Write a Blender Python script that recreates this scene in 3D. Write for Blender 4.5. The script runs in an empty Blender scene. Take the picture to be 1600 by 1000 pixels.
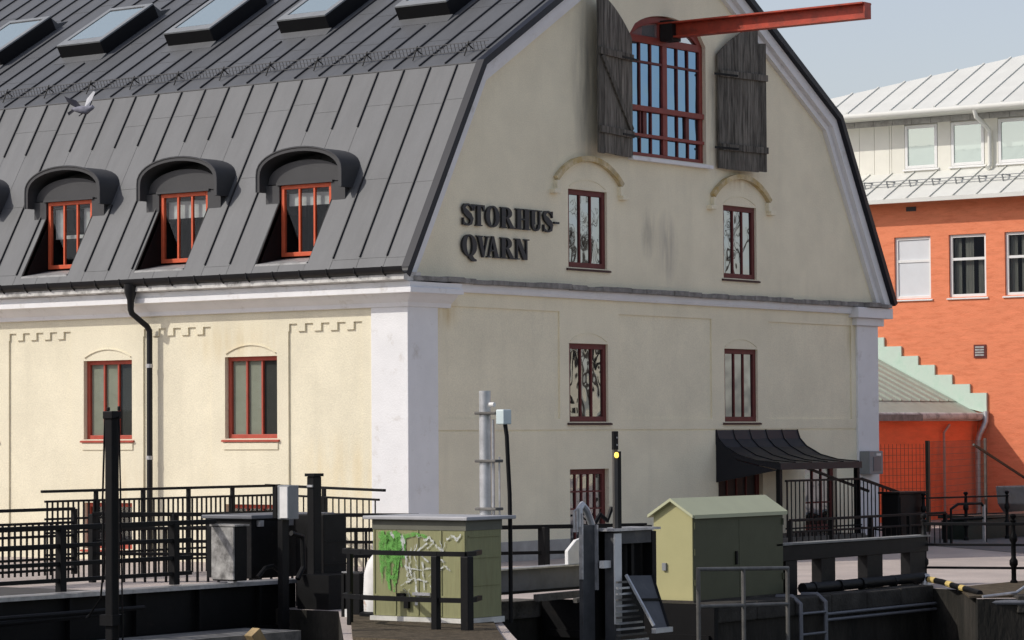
import bpy, bmesh, math, random
from mathutils import Vector, Matrix
random.seed(7)
R = math.radians
scn = bpy.context.scene

# ------------------------------------------------------------------ camera
YAW, PITCH, ROLL, FPX = R(53.18), R(2.179), R(-0.364), 4708.3
fw = Vector((math.sin(YAW), math.cos(YAW), 0)); rt = Vector((math.cos(YAW), -math.sin(YAW), 0)); up = Vector((0, 0, 1))
F = fw*math.cos(PITCH) + up*math.sin(PITCH); u2 = up*math.cos(PITCH) - fw*math.sin(PITCH)
RT = rt*math.cos(ROLL) + u2*math.sin(ROLL); U = u2*math.cos(ROLL) - rt*math.sin(ROLL)
cd = bpy.data.cameras.new('camera'); cam = bpy.data.objects.new('camera', cd); scn.collection.objects.link(cam)
cam.matrix_world = Matrix(((RT.x, U.x, -F.x, -40.298), (RT.y, U.y, -F.y, -32.411), (RT.z, U.z, -F.z, 1.915), (0, 0, 0, 1)))
cd.sensor_width = 36; cd.lens = FPX/1600*36; cd.clip_start = 0.5; cd.clip_end = 5000
scn.camera = cam
# ------------------------------------------------------------------ sky, sun, exposure
LD = Vector((1.0, -0.84, -1.02)).normalized()            # the way the light travels
elev = math.asin(-LD.z); rot = math.atan2(-LD.x, -LD.y)
wd = bpy.data.worlds.new('World'); scn.world = wd; wd.use_nodes = True
nt = wd.node_tree; nt.nodes.clear()
sky = nt.nodes.new('ShaderNodeTexSky'); sky.sky_type = 'NISHITA'; sky.sun_disc = False
sky.sun_elevation = elev; sky.sun_rotation = rot; sky.air_density = 1.1; sky.dust_density = 1.5; sky.ozone_density = 1.2; sky.altitude = 50
bg = nt.nodes.new('ShaderNodeBackground'); bg.inputs['Strength'].default_value = 0.142
wo = nt.nodes.new('ShaderNodeOutputWorld')
hz = nt.nodes.new('ShaderNodeMix'); hz.data_type = 'RGBA'; hz.blend_type = 'MULTIPLY'; hz.inputs[0].default_value = 1.0; hz.inputs[7].default_value = (1.03, .975, 1.0, 1)   # thin spring haze takes the green out of the blue
hs = nt.nodes.new('ShaderNodeHueSaturation'); hs.inputs['Saturation'].default_value = .66
nt.links.new(sky.outputs[0], hs.inputs['Color']); nt.links.new(hs.outputs[0], hz.inputs[6]); nt.links.new(hz.outputs[2], bg.inputs[0]); nt.links.new(bg.outputs[0], wo.inputs[0])
sl = bpy.data.lights.new('sun', 'SUN'); sl.energy = 2.75; sl.angle = R(0.55); sl.color = (1.0, 0.95, 0.87)
so = bpy.data.objects.new('sun', sl); scn.collection.objects.link(so)
so.rotation_euler = LD.to_track_quat('-Z', 'Y').to_euler(); so.location = (-40, 45, 60)
scn.view_settings.view_transform = 'Standard'; scn.view_settings.look = 'None'
scn.view_settings.exposure = 0.0; scn.view_settings.gamma = 1.0

# ------------------------------------------------------------------ materials
def lin(r, g, b):
    f = lambda c: (c/255/12.92 if c/255 <= .04045 else ((c/255+.055)/1.055)**2.4)
    return (f(r), f(g), f(b))
MATS = {}
def mat(name, col, rough=.6, metal=0., var=.12, vscale=2.5, bump=0., bscale=60., spec=.4, stretch=(1, 1, 1), objvar=0., dirt=None, dirtscale=1.2, dirtcut=(.52, .75), fine=.0):
    if name in MATS: return MATS[name]
    m = bpy.data.materials.new(name); m.use_nodes = True; t = m.node_tree; N = t.nodes; L = t.links
    b = N['Principled BSDF']; b.inputs['Roughness'].default_value = rough; b.inputs['Metallic'].default_value = metal
    b.inputs['Specular IOR Level'].default_value = spec
    geo = N.new('ShaderNodeNewGeometry'); mp = N.new('ShaderNodeMapping'); mp.inputs['Scale'].default_value = stretch
    L.new(geo.outputs['Position'], mp.inputs['Vector'])
    nz = N.new('ShaderNodeTexNoise'); nz.inputs['Scale'].default_value = vscale; nz.inputs['Detail'].default_value = 6; nz.inputs['Roughness'].default_value = .62
    L.new(mp.outputs[0], nz.inputs['Vector'])
    mr = N.new('ShaderNodeMapRange'); mr.inputs['From Min'].default_value = .3; mr.inputs['From Max'].default_value = .7
    mr.inputs['To Min'].default_value = 1-var; mr.inputs['To Max'].default_value = 1+var
    L.new(nz.outputs['Fac'], mr.inputs['Value'])
    val = mr.outputs[0]
    if fine:
        n2 = N.new('ShaderNodeTexNoise'); n2.inputs['Scale'].default_value = 45; n2.inputs['Detail'].default_value = 3
        L.new(geo.outputs['Position'], n2.inputs['Vector'])
        m2 = N.new('ShaderNodeMapRange'); m2.inputs['From Min'].default_value = .3; m2.inputs['From Max'].default_value = .7
        m2.inputs['To Min'].default_value = 1-fine; m2.inputs['To Max'].default_value = 1+fine
        L.new(n2.outputs['Fac'], m2.inputs['Value'])
        mm = N.new('ShaderNodeMath'); mm.operation = 'MULTIPLY'; L.new(val, mm.inputs[0]); L.new(m2.outputs[0], mm.inputs[1]); val = mm.outputs[0]
    if objvar:
        oi = N.new('ShaderNodeObjectInfo'); m3 = N.new('ShaderNodeMapRange')
        m3.inputs['To Min'].default_value = 1-objvar; m3.inputs['To Max'].default_value = 1+objvar; L.new(oi.outputs['Random'], m3.inputs['Value'])
        mm = N.new('ShaderNodeMath'); mm.operation = 'MULTIPLY'; L.new(val, mm.inputs[0]); L.new(m3.outputs[0], mm.inputs[1]); val = mm.outputs[0]
    hsv = N.new('ShaderNodeHueSaturation'); hsv.inputs['Color'].default_value = (*col, 1); L.new(val, hsv.inputs['Value'])
    outc = hsv.outputs[0]
    if dirt:
        nd = N.new('ShaderNodeTexNoise'); nd.inputs['Scale'].default_value = dirtscale; nd.inputs['Detail'].default_value = 7; nd.inputs['Roughness'].default_value = .7
        L.new(mp.outputs[0], nd.inputs['Vector'])
        md = N.new('ShaderNodeMapRange'); md.inputs['From Min'].default_value = dirtcut[0]; md.inputs['From Max'].default_value = dirtcut[1]
        L.new(nd.outputs['Fac'], md.inputs['Value'])
        mx = N.new('ShaderNodeMix'); mx.data_type = 'RGBA'; L.new(md.outputs[0], mx.inputs[0]); L.new(outc, mx.inputs[6]); mx.inputs[7].default_value = (*dirt, 1)
        outc = mx.outputs[2]
    L.new(outc, b.inputs['Base Color'])
    if bump:
        nb = N.new('ShaderNodeTexNoise'); nb.inputs['Scale'].default_value = bscale; nb.inputs['Detail'].default_value = 4
        L.new(mp.outputs[0] if stretch != (1, 1, 1) else geo.outputs['Position'], nb.inputs['Vector'])
        bp = N.new('ShaderNodeBump'); bp.inputs['Strength'].default_value = bump; bp.inputs['Distance'].default_value = .02
        L.new(nb.outputs['Fac'], bp.inputs['Height']); L.new(bp.outputs[0], b.inputs['Normal'])
    MATS[name] = m
    return m
def glass(name, fac, tint, see=True, dark=(.012, .014, .014), rough=.02, wob=.0):
    m = bpy.data.materials.new(name); m.use_nodes = True; t = m.node_tree; N = t.nodes; L = t.links
    N.remove(N['Principled BSDF'])
    g = N.new('ShaderNodeBsdfGlossy'); g.inputs['Color'].default_value = (*tint, 1); g.inputs['Roughness'].default_value = rough
    if see:
        d = N.new('ShaderNodeBsdfTransparent'); d.inputs['Color'].default_value = (.8, .83, .8, 1)
    else:
        d = N.new('ShaderNodeBsdfDiffuse'); d.inputs['Color'].default_value = (*dark, 1)
    if wob:
        geo = N.new('ShaderNodeNewGeometry'); nz = N.new('ShaderNodeTexNoise'); nz.inputs['Scale'].default_value = 2.2; nz.inputs['Detail'].default_value = 1
        L.new(geo.outputs['Position'], nz.inputs['Vector']); bp = N.new('ShaderNodeBump'); bp.inputs['Strength'].default_value = wob; bp.inputs['Distance'].default_value = .05
        L.new(nz.outputs['Fac'], bp.inputs['Height']); L.new(bp.outputs[0], g.inputs['Normal'])
    x = N.new('ShaderNodeMixShader'); x.inputs[0].default_value = fac
    L.new(d.outputs[0], x.inputs[1]); L.new(g.outputs[0], x.inputs[2]); L.new(x.outputs[0], N['Material Output'].inputs[0])
    return m
# cream plaster with soft stains
def plaster(name, col, stains):
    m = mat(name, col, .9, var=.075, vscale=.9, bump=.35, bscale=30, spec=.12, fine=.065)
    t = m.node_tree; N = t.nodes; L = t.links; b = N['Principled BSDF']
    src = b.inputs['Base Color'].links[0].from_socket
    geo = N.new('ShaderNodeNewGeometry'); mp = N.new('ShaderNodeMapping'); mp.inputs['Scale'].default_value = (2.2, 2.2, .28)
    L.new(geo.outputs['Position'], mp.inputs[0]); nz = N.new('ShaderNodeTexNoise'); nz.inputs['Scale'].default_value = 1.4; nz.inputs['Detail'].default_value = 6
    L.new(mp.outputs[0], nz.inputs['Vector']); r = N.new('ShaderNodeMapRange'); r.inputs['From Min'].default_value = .55; r.inputs['From Max'].default_value = .8; r.inputs['To Max'].default_value = .22
    L.new(nz.outputs['Fac'], r.inputs['Value'])
    mx = N.new('ShaderNodeMix'); mx.data_type = 'RGBA'; L.new(r.outputs[0], mx.inputs[0]); L.new(src, mx.inputs[6]); mx.inputs[7].default_value = (*[c*.72 for c in col], 1)
    out = mx.outputs[2]
    for (c, rad, colr, amt) in stains:      # weather stains of their own shape
        mp2 = N.new('ShaderNodeMapping'); mp2.inputs['Location'].default_value = (-c[0]/rad[0], -c[1]/rad[1], -c[2]/rad[2]); mp2.inputs['Scale'].default_value = (1/rad[0], 1/rad[1], 1/rad[2])
        L.new(geo.outputs['Position'], mp2.inputs[0]); vl = N.new('ShaderNodeVectorMath'); vl.operation = 'LENGTH'; L.new(mp2.outputs[0], vl.inputs[0])
        n3 = N.new('ShaderNodeTexNoise'); n3.inputs['Scale'].default_value = 2.6; n3.inputs['Detail'].default_value = 6; L.new(mp.outputs[0], n3.inputs['Vector'])
        r1 = N.new('ShaderNodeMapRange'); r1.inputs['From Min'].default_value = 1; r1.inputs['From Max'].default_value = .2; L.new(vl.outputs['Value'], r1.inputs['Value'])
        r2 = N.new('ShaderNodeMapRange'); r2.inputs['From Min'].default_value = .34; r2.inputs['From Max'].default_value = .7; r2.inputs['To Max'].default_value = amt; L.new(n3.outputs['Fac'], r2.inputs['Value'])
        mu = N.new('ShaderNodeMath'); mu.operation = 'MULTIPLY'; L.new(r1.outputs[0], mu.inputs[0]); L.new(r2.outputs[0], mu.inputs[1])
        m4 = N.new('ShaderNodeMix'); m4.data_type = 'RGBA'; L.new(mu.outputs[0], m4.inputs[0]); L.new(out, m4.inputs[6]); m4.inputs[7].default_value = (*colr, 1); out = m4.outputs[2]
    L.new(out, b.inputs['Base Color'])
    return m
CREAM = (.775, .72, .555)
M_fac = plaster('cream_plaster', CREAM, [((0, 4.0, 3.6), (1, 1.5, .5), (.62, .5, .28), .5), ((0, 1.6, 1.2), (1, 1.2, .9), (.74, .58, .3), .5), ((0, 6.9, .9), (1, 1.5, .8), (.6, .5, .34), .4)])
M_gab = plaster('cream_gable_plaster', (.855, .79, .60), [((7.35, 0, 5.75), (.32, 1, .55), (.26, .25, .22), .8), ((8.0, 0, 5.5), (.42, 1, .8), (.32, .30, .27), .8),
    ((1.1, 0, 4.05), (.5, 1, .35), (.62, .47, .22), .8), ((15.0, 0, 4.0), (.4, 1, .6), (.55, .45, .25), .7), ((5.35, 0, 8.5), (.55, 1, 1.9), (.2, .19, .17), .8), ((9.70, 0, 8.3), (.32, 1, 1.5), (.24, .22, .2), .8), ((10.6, 0, 7.0), (.9, 1, .3), (.5, .38, .22), .7)])
M_white = mat('white_limewash', (.80, .80, .80), .85, var=.05, vscale=1.5, bump=.3, bscale=40, spec=.15, dirt=(.5, .46, .4), dirtscale=2.6, dirtcut=(.57, .85))
M_whitedirty = mat('weathered_white', (.62, .61, .58), .85, var=.12, vscale=3, bump=.3, bscale=30, spec=.15, dirt=(.16, .15, .14), dirtscale=3.5, dirtcut=(.46, .72))
M_ledge = mat('mossy_ledge', (.24, .23, .215), .9, var=.35, vscale=5, bump=.8, bscale=30, spec=.1, dirt=(.45, .43, .4), dirtscale=4, dirtcut=(.55, .75))
M_roof = mat('dark_grey_sheet_metal', (.108, .111, .115), .48, var=.10, vscale=1.3, bump=.32, bscale=1.4, spec=.35, objvar=.09, fine=.05, dirt=(.140, .142, .143), dirtscale=2.3, dirtcut=(.6, .85), stretch=(1, 2.5, .7))
M_hood = mat('charcoal_sheet_metal', (.058, .058, .060), .5, var=.1, vscale=2, spec=.3)
M_seam = mat('seam_black', (.03, .03, .033), .5, var=.1)
M_verge = mat('blue_black_flashing', (.012, .013, .019), .45, var=.1, spec=.25)
M_curb = mat('curb_black', (.006, .006, .007), .55, var=.1, spec=.2)
M_gutter = mat('black_gutter_paint', (.008, .008, .010), .45, var=.2, spec=.3)
M_zinc = mat('zinc', (.42, .42, .41), .5, .4, var=.2, vscale=5, dirt=(.2, .19, .18), dirtscale=4, dirtcut=(.5, .75))
M_red = mat('oxide_red_paint', (.40, .072, .045), .55, var=.15, vscale=6, spec=.35)
M_orange = mat('orange_red_paint', (.62, .11, .045), .55, var=.12, vscale=6, spec=.35)  # brighter orange red of the dormer frames
M_dred = mat('dark_red_paint', (.13, .026, .022), .6, var=.15, vscale=6)
M_beam = mat('red_steel_paint', (.40, .052, .024), .5, var=.25, vscale=4, dirt=(.10, .03, .02), dirtscale=5, dirtcut=(.5, .8))
M_wood = mat('weathered_grey_wood', (.15, .14, .122), .9, var=.7, vscale=3.2, stretch=(6, 6, .5), bump=.9, bscale=14, spec=.1, objvar=.22)
M_iron = mat('black_iron', (.005, .005, .0055), .55, var=.25, vscale=6, spec=.18, dirt=(.018, .014, .011), dirtscale=5, dirtcut=(.6, .8))
M_ironw = mat('worn_black_steel', (.006, .006, .0065), .55, var=.4, vscale=5, spec=.18, dirt=(.026, .023, .02), dirtscale=6, dirtcut=(.6, .82))
M_lip = mat('bare_steel_edge', (.45, .45, .46), .38, .5, var=.3, vscale=8)
M_letter = mat('letter_black', (.012, .013, .018), .45, var=.1)
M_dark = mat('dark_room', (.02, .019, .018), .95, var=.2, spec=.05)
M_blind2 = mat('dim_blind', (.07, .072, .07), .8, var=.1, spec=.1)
M_blind = mat('grey_green_blind', (.40, .405, .34), .8, var=.08, vscale=3, stretch=(1, 1, 2), spec=.1)
M_curt = mat('white_curtain', (.62, .64, .66), .85, var=.25, vscale=4, spec=.1)
M_glass = glass('window_glass', .10, (.85, .92, 1.0))
M_glassg = glass('mirroring_glass', .36, (.92, .96, 1.0), see=False, wob=.16)
M_glassb = glass('sky_blue_glass', .62, (.28, .44, .61), see=False, wob=.25)  # blue of the mirrored sky is put into the tint
M_glasss = glass('skylight_glass', .45, (.9, 1.0, 1.0), see=False, dark=(.30, .36, .37))  # pale base colour stands in for the mirrored bright sky
M_or = mat('painted_orange_brick', (.81, .27, .14), .85, var=.07, vscale=1.6, bump=.5, bscale=12, spec=.15, stretch=(1, 1, 5), fine=.04, dirt=(.62, .165, .075), dirtscale=2.0, dirtcut=(.48, .82))
M_or2 = mat('bounce_tinted_brick', (.96, .20, .088), .85, var=.10, vscale=1.6, bump=.6, bscale=14, spec=.12, stretch=(1, 1, 4), fine=.06)  # orange light bounced onto the wing is put into this brick colour
M_pale = mat('pale_sheet_metal', (.68, .68, .63), .55, var=.05, vscale=2, spec=.3, objvar=.03)
M_panel = mat('beige_cladding', (.76, .745, .66), .6, var=.04, vscale=2, spec=.25, objvar=.03)
M_wframe = mat('white_frame', (.78, .78, .76), .5, var=.04)
M_wpane = glass('office_glass', .35, (.85, .95, .92), see=False, dark=(.28, .34, .32))
M_wpaned = glass('dark_office_glass', .22, (.8, .85, .85), see=False, dark=(.10, .10, .09))
M_glasso = glass('clear_office_glass', .24, (.85, .9, .9)); M_curt2 = mat('grey_curtain', (.26, .255, .235), .85, var=.3, vscale=5, stretch=(6, 6, .4), spec=.1)
M_wblind = mat('white_roller_blind', (.66, .68, .70), .8, var=.04)
M_verd = mat('verdigris', (.60, .73, .63), .7, var=.06, vscale=3, spec=.2, dirt=(.4, .6, .48), dirtscale=3, dirtcut=(.5, .9))
M_verdr = mat('verdigris_roof', (.40, .44, .37), .7, var=.1, vscale=3, spec=.2)
M_pink = mat('pinkish_asphalt', (.50, .43, .385), .92, var=.12, vscale=.6, bump=.6, bscale=45, spec=.12, fine=.10, dirt=(.40, .345, .315), dirtscale=.5, dirtcut=(.45, .7))
M_cope = mat('dark_coping', (.05, .046, .04), .9, var=.4, vscale=3, bump=.7, bscale=25, spec=.15)
M_deck = mat('dark_bridge_deck', (.07, .065, .06), .9, var=.2, vscale=2)
M_conc = mat('stained_shadow_concrete', (.038, .034, .028), .9, var=.45, vscale=1.8, bump=.9, bscale=18, spec=.2, stretch=(1, 1, .35), dirt=(.014, .014, .012), dirtscale=1.5, dirtcut=(.42, .68))  # stained concrete, with the shadow on the quay put into its dark colour
M_stone = mat('pale_quay_stone', (.15, .14, .125), .9, var=.3, vscale=3, bump=.8, bscale=25, spec=.15, dirt=(.04, .038, .033), dirtscale=3, dirtcut=(.45, .7))
M_dirt = mat('bare_dirt', (.09, .072, .05), .95, var=.45, vscale=6, bump=1, bscale=20, spec=.1, dirt=(.07, .06, .045), dirtscale=4)
M_olive = mat('olive_sheet', (.265, .265, .135), .55, var=.09, vscale=6, spec=.3, stretch=(5, 5, .6), dirt=(.22, .2, .1), dirtscale=4, dirtcut=(.5, .8))
M_hutshade = mat('hut_side_shade', (.085, .09, .052), .55, var=.08, vscale=4, spec=.25)  # shade of the kiosk's long side, put into the panel colour
M_hut = mat('pale_green_hut', (.42, .395, .20), .6, var=.04, vscale=3, spec=.25)
M_hutroof = mat('pale_hut_roof', (.48, .49, .32), .5, var=.04, vscale=3, spec=.3)
M_galv = mat('galvanised', (.50, .51, .52), .42, .55, var=.2, vscale=7, dirt=(.42, .22, .1), dirtscale=3, dirtcut=(.68, .8))
M_grey = mat('grey_box_paint', (.24, .25, .255), .5, var=.1, vscale=5)
M_silver = mat('scratched_aluminium', (.36, .35, .33), .5, .3, var=.5, vscale=7, dirt=(.08, .075, .07), dirtscale=6, dirtcut=(.45, .7))
M_plate = mat('grey_gate_steel', (.15, .155, .17), .5, .2, var=.2, vscale=4, dirt=(.11, .105, .1), dirtscale=4, dirtcut=(.55, .8))
M_gate = mat('dark_gate_steel', (.055, .057, .062), .5, .1, var=.3, vscale=5, dirt=(.11, .10, .09), dirtscale=5, dirtcut=(.58, .8))
M_tub = mat('dull_grey_tube', (.13, .125, .115), .6, .2, var=.3, vscale=6, dirt=(.16, .09, .05), dirtscale=5, dirtcut=(.6, .8))
M_timber = mat('tan_timber', (.36, .26, .13), .8, var=.25, vscale=5, stretch=(1, 1, .3))
M_yel = mat('yellow_tape', (.62, .46, .16), .6, var=.15)
M_wpaint = mat('white_paint_chipped', (.72, .71, .68), .7, var=.12, vscale=6, dirt=(.38, .2, .1), dirtscale=5, dirtcut=(.58, .7))
M_wpaintc = mat('white_painted_steel', (.74, .73, .70), .6, var=.10, vscale=6)
M_skip = mat('blue_grey_skip', (.06, .07, .085), .6, .1, var=.3, vscale=3, dirt=(.05, .05, .05), dirtscale=3)
M_dgreen = mat('dark_green_paint', (.025, .035, .028), .5, var=.2)
def spraymat(name, col, lo, hi):
    m = bpy.data.materials.new(name); m.use_nodes = True; t = m.node_tree; N = t.nodes; L = t.links; b = N['Principled BSDF']
    b.inputs['Base Color'].default_value = (*col, 1); b.inputs['Roughness'].default_value = .7
    geo = N.new('ShaderNodeNewGeometry'); nz = N.new('ShaderNodeTexNoise'); nz.inputs['Scale'].default_value = 16; nz.inputs['Detail'].default_value = 5
    L.new(geo.outputs['Position'], nz.inputs['Vector']); mr = N.new('ShaderNodeMapRange'); mr.inputs['From Min'].default_value = .36; mr.inputs['From Max'].default_value = .62
    mr.inputs['To Min'].default_value = lo; mr.inputs['To Max'].default_value = hi; L.new(nz.outputs['Fac'], mr.inputs['Value']); L.new(mr.outputs[0], b.inputs['Alpha'])
    return m
M_green = spraymat('spray_green', (.17, .46, .09), .04, .72)
M_spray = spraymat('spray_white', (.68, .70, .67), .06, .78)
M_water = mat('canal_water', (.02, .025, .02), .08, var=.2, vscale=1, bump=.25, bscale=3, spec=.5)

# ------------------------------------------------------------------ mesh builder
class MB:
    def __init__(s): s.v = []; s.f = []; s.m = []; s.k = 0
    def add(s, vs, fs, mi=None):
        o = len(s.v); s.v += [tuple(v) for v in vs]; s.f += [tuple(i+o for i in f) for f in fs]; s.m += [s.k if mi is None else mi]*len(fs); return s
    def box(s, x0, x1, y0, y1, z0, z1):
        x0, x1 = sorted((x0, x1)); y0, y1 = sorted((y0, y1)); z0, z1 = sorted((z0, z1))
        return s.add([(x0, y0, z0), (x1, y0, z0), (x1, y1, z0), (x0, y1, z0), (x0, y0, z1), (x1, y0, z1), (x1, y1, z1), (x0, y1, z1)],
                     [(0, 3, 2, 1), (4, 5, 6, 7), (0, 1, 5, 4), (1, 2, 6, 5), (2, 3, 7, 6), (3, 0, 4, 7)])
    def obox(s, o, a, b, c):      # parallelepiped from corner o with edge vectors
        o, a, b, c = map(Vector, (o, a, b, c))
        if a.cross(b).dot(c) < 0: a, b = b, a
        P = [o, o+a, o+a+b, o+b, o+c, o+a+c, o+a+b+c, o+b+c]
        return s.add(P, [(0, 3, 2, 1), (4, 5, 6, 7), (0, 1, 5, 4), (1, 2, 6, 5), (2, 3, 7, 6), (3, 0, 4, 7)])
    def bar(s, p, q, w, h, upv=(0, 0, 1)):      # rectangular bar between two points
        p, q = Vector(p), Vector(q); d = (q-p).normalized(); upv = Vector(upv)
        if abs(d.dot(upv)) > .99: upv = Vector((0, 1, 0))
        a = d.cross(upv).normalized(); b = a.cross(d).normalized()
        return s.obox(p-a*w/2-b*h/2, a*w, b*h, q-p)
    def prism(s, pts, ext):       # planar polygon pushed along ext
        pts = [Vector(p) for p in pts]; ext = Vector(ext); n = len(pts)
        nor = Vector((0, 0, 0))
        for i in range(n): nor += pts[i].cross(pts[(i+1) % n])
        if nor.dot(ext) < 0: pts = pts[::-1]
        V = pts + [p+ext for p in pts]
        fs = [tuple(range(n-1, -1, -1)), tuple(range(n, 2*n))] + [(i, (i+1) % n, (i+1) % n+n, i+n) for i in range(n)]
        return s.add(V, fs)
    def tube(s, path, r, n=10, cap=True):
        path = [Vector(p) for p in path]; rs = r if isinstance(r, (list, tuple)) else [r]*len(path); V = []; fs = []
        ref = None
        for i, p in enumerate(path):
            d = ((path[min(i+1, len(path)-1)]-p).normalized() + (p-path[max(i-1, 0)]).normalized()).normalized()
            if ref is None:
                ref = Vector((0, 0, 1)) if abs(d.z) < .9 else Vector((1, 0, 0))
            a = d.cross(ref).normalized(); b = a.cross(d).normalized(); ref = b
            for k in range(n):
                t = 2*math.pi*k/n; V.append(p+a*math.cos(t)*rs[i]+b*math.sin(t)*rs[i])
        for i in range(len(path)-1):
            for k in range(n):
                k2 = (k+1) % n; fs.append((i*n+k, i*n+k2, (i+1)*n+k2, (i+1)*n+k))
        if cap: fs.append(tuple(range(n-1, -1, -1))); fs.append(tuple((len(path)-1)*n+k for k in range(n)))
        return s.add(V, fs)
    def lathe(s, c, prof, n=14):   # vertical turned shape, prof = [(r, z)]
        c = Vector(c); V = []; fs = []
        for r, z in prof:
            for k in range(n):
                t = 2*math.pi*k/n; V.append((c.x+r*math.cos(t), c.y+r*math.sin(t), c.z+z))
        for i in range(len(prof)-1):
            for k in range(n):
                k2 = (k+1) % n; fs.append((i*n+k, i*n+k2, (i+1)*n+k2, (i+1)*n+k))
        fs.append(tuple(range(n-1, -1, -1))); fs.append(tuple((len(prof)-1)*n+k for k in range(n)))
        return s.add(V, fs)
    def build(s, name, m, parent=None, smooth=False, bevel=0.):
        o0 = Vector((0, 0, 0)); p = parent
        while p is not None: o0 += p.location; p = p.parent
        me = bpy.data.meshes.new(name); me.from_pydata([tuple(Vector(v)-o0) for v in s.v], [], s.f)
        for mm in (m if isinstance(m, (list, tuple)) else [m]): me.materials.append(mm)
        if isinstance(m, (list, tuple)): me.polygons.foreach_set('material_index', s.m)
        if smooth:
            me.polygons.foreach_set('use_smooth', [True]*len(me.polygons)); me.set_sharp_from_angle(angle=R(38))
        me.update()
        ob = bpy.data.objects.new(name, me); scn.collection.objects.link(ob); ob.parent = parent
        if bevel:
            bv = ob.modifiers.new('bevel', 'BEVEL'); bv.width = bevel; bv.segments = 2; bv.limit_method = 'ANGLE'; bv.angle_limit = R(40)
        return ob
def thing(name, loc, label, cat, group=None):
    o = bpy.data.objects.new(name, None); o.empty_display_size = .2; scn.collection.objects.link(o); o.location = loc
    tag(o, label, cat, group); return o
def tag(o, label, cat, group=None):
    o['label'] = label; o['category'] = cat
    if group: o['group'] = group
    return o
def struct(o): o['kind'] = 'structure'; return o
def inst(src, name, parent, delta):      # a copy of one part, sharing its mesh, moved by delta
    c = src.copy(); c.name = name; scn.collection.objects.link(c); c.parent = parent; c.location = Vector(src.location)+Vector(delta); return c
def box(name, m, parent, *a, bevel=0.): return MB().box(*a).build(name, m, parent, bevel=bevel)
def cells(us, zs, fn, P, back):
    """rectilinear wall: fn(u,z) -> depth below the face, or None for a hole; P(u,z,d) -> point"""
    us = sorted(set(round(u, 4) for u in us)); zs = sorted(set(round(z, 4) for z in zs)); b = MB()
    D = [[fn((us[i]+us[i+1])/2, (zs[j]+zs[j+1])/2) for j in range(len(zs)-1)] for i in range(len(us)-1)]
    g = lambda i, j: D[i][j] if 0 <= i < len(us)-1 and 0 <= j < len(zs)-1 else 'x'
    for i in range(len(us)-1):
        for j in range(len(zs)-1):
            d = D[i][j]
            if d is None: continue
            u0, u1, z0, z1 = us[i], us[i+1], zs[j], zs[j+1]
            b.add([P(u0, z0, d), P(u1, z0, d), P(u1, z1, d), P(u0, z1, d)], [(0, 1, 2, 3)])
            for (di, dj, e0, e1) in ((1, 0, (u1, z0), (u1, z1)), (-1, 0, (u0, z0), (u0, z1)), (0, 1, (u0, z1), (u1, z1)), (0, -1, (u0, z0), (u1, z0))):
                n = g(i+di, j+dj)
                nd = back if (n is None or n == 'x') else n
                if nd > d+1e-6:
                    b.add([P(*e0, d), P(*e1, d), P(*e1, nd), P(*e0, nd)], [(0, 1, 2, 3)])
    return b

# ------------------------------------------------------------------ ground, quay, water
GZ = -.35
land = [(-10.4, 140), (-10.4, -7.2), (-14.7, -10.9), (-14.7, -13.4), (-12.75, -11.75), (-10.6, -9.95), (-10.35, -8.2), (-7.35, -8.2), (-7.35, -11.0), (-1.6, -11.0), (-1.75, -11.5), (-3.75, -12.9), (-3.4, -13.3), (30, -50), (160, -60), (1500, -60), (1500, 900), (-10.4, 900)]
b = MB(); n = len(land)
b.add([(x, y, GZ) for x, y in land], [tuple(range(n))], 0)
ob = struct(b.build('street', M_pink)); 
b = MB()
for i in range(n-1):
    (x0, y0), (x1, y1) = land[i], land[i+1]
    b.add([(x0, y0, GZ-.002), (x1, y1, GZ-.002), (x1, y1, -4), (x0, y0, -4)], [(3, 2, 1, 0)])
quay = b.build('quay_wall', M_conc); struct(quay)
def strip(pts, w, z, name, m, parent, h=.06):
    b = MB()
    b.prism([(x, y, z) for x, y in pts], (0, 0, h)); return b.build(name, m, parent, bevel=.015)
# coping stones along the quay edge
def coping(p, q, wid, k, mm=None):
    p, q = Vector(p), Vector(q); d = q-p; L_ = d.length; d.normalize(); nrm = Vector((-d.y, d.x, 0)); m_ = max(1, round(L_/k))
    for i in range(m_):
        a = p+d*(L_*i/m_+.006); e = p+d*(L_*(i+1)/m_-.006); dz = random.uniform(-.012, .012)
        MB().obox(a-nrm*.05+Vector((0, 0, GZ-.2)), e-a, nrm*wid, (0, 0, .25+dz)).build('coping_stone', mm or M_stone, quay, bevel=.02)
coping((-10.35, -8.2, 0), (-7.35, -8.2, 0), .5, .75)
coping((-7.35, -11.0, 0), (-1.6, -11.0, 0), .45, .95, M_cope)
coping((-3.4, -13.3, 0), (4.0, -21.6, 0), .5, 1.0, M_cope)
b = MB(); b.add([(-400, -400, -2.6), (400, -400, -2.6), (400, 900, -2.6), (-400, 900, -2.6)], [(0, 1, 2, 3)]); struct(b.build('canal_water', M_water))
b = MB().prism([(x, y, GZ+.004) for x, y in [(-14.6, -13.1), (-12.8, -11.6), (-10.7, -9.9), (-10.55, -7.6), (-11.0, -7.9), (-14.55, -10.9)]], (0, 0, .03)); struct(b.build('dirt_patch', M_dirt))
b = MB().prism([(x, y, GZ+.003) for x, y in [(-3.7, -12.75), (-1.65, -11.45), (.6, -11.4), (1.4, -12.6), (-.5, -15.5)]], (0, 0, .03)); struct(b.build('dirt_verge', M_dirt))

b = MB().prism([(x, y, GZ+.004) for x, y in [(10.82, -3.09), (12.72, -3.17), (9.57, -7.27), (23.32, -0.35), (21.67, 3.13)]], (0, 0, .004)); struct(b.build('road', mat('dark_asphalt', (.16, .155, .15), .9, var=.2, vscale=1.5, bump=.5, bscale=40, spec=.15, fine=.1)))
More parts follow.
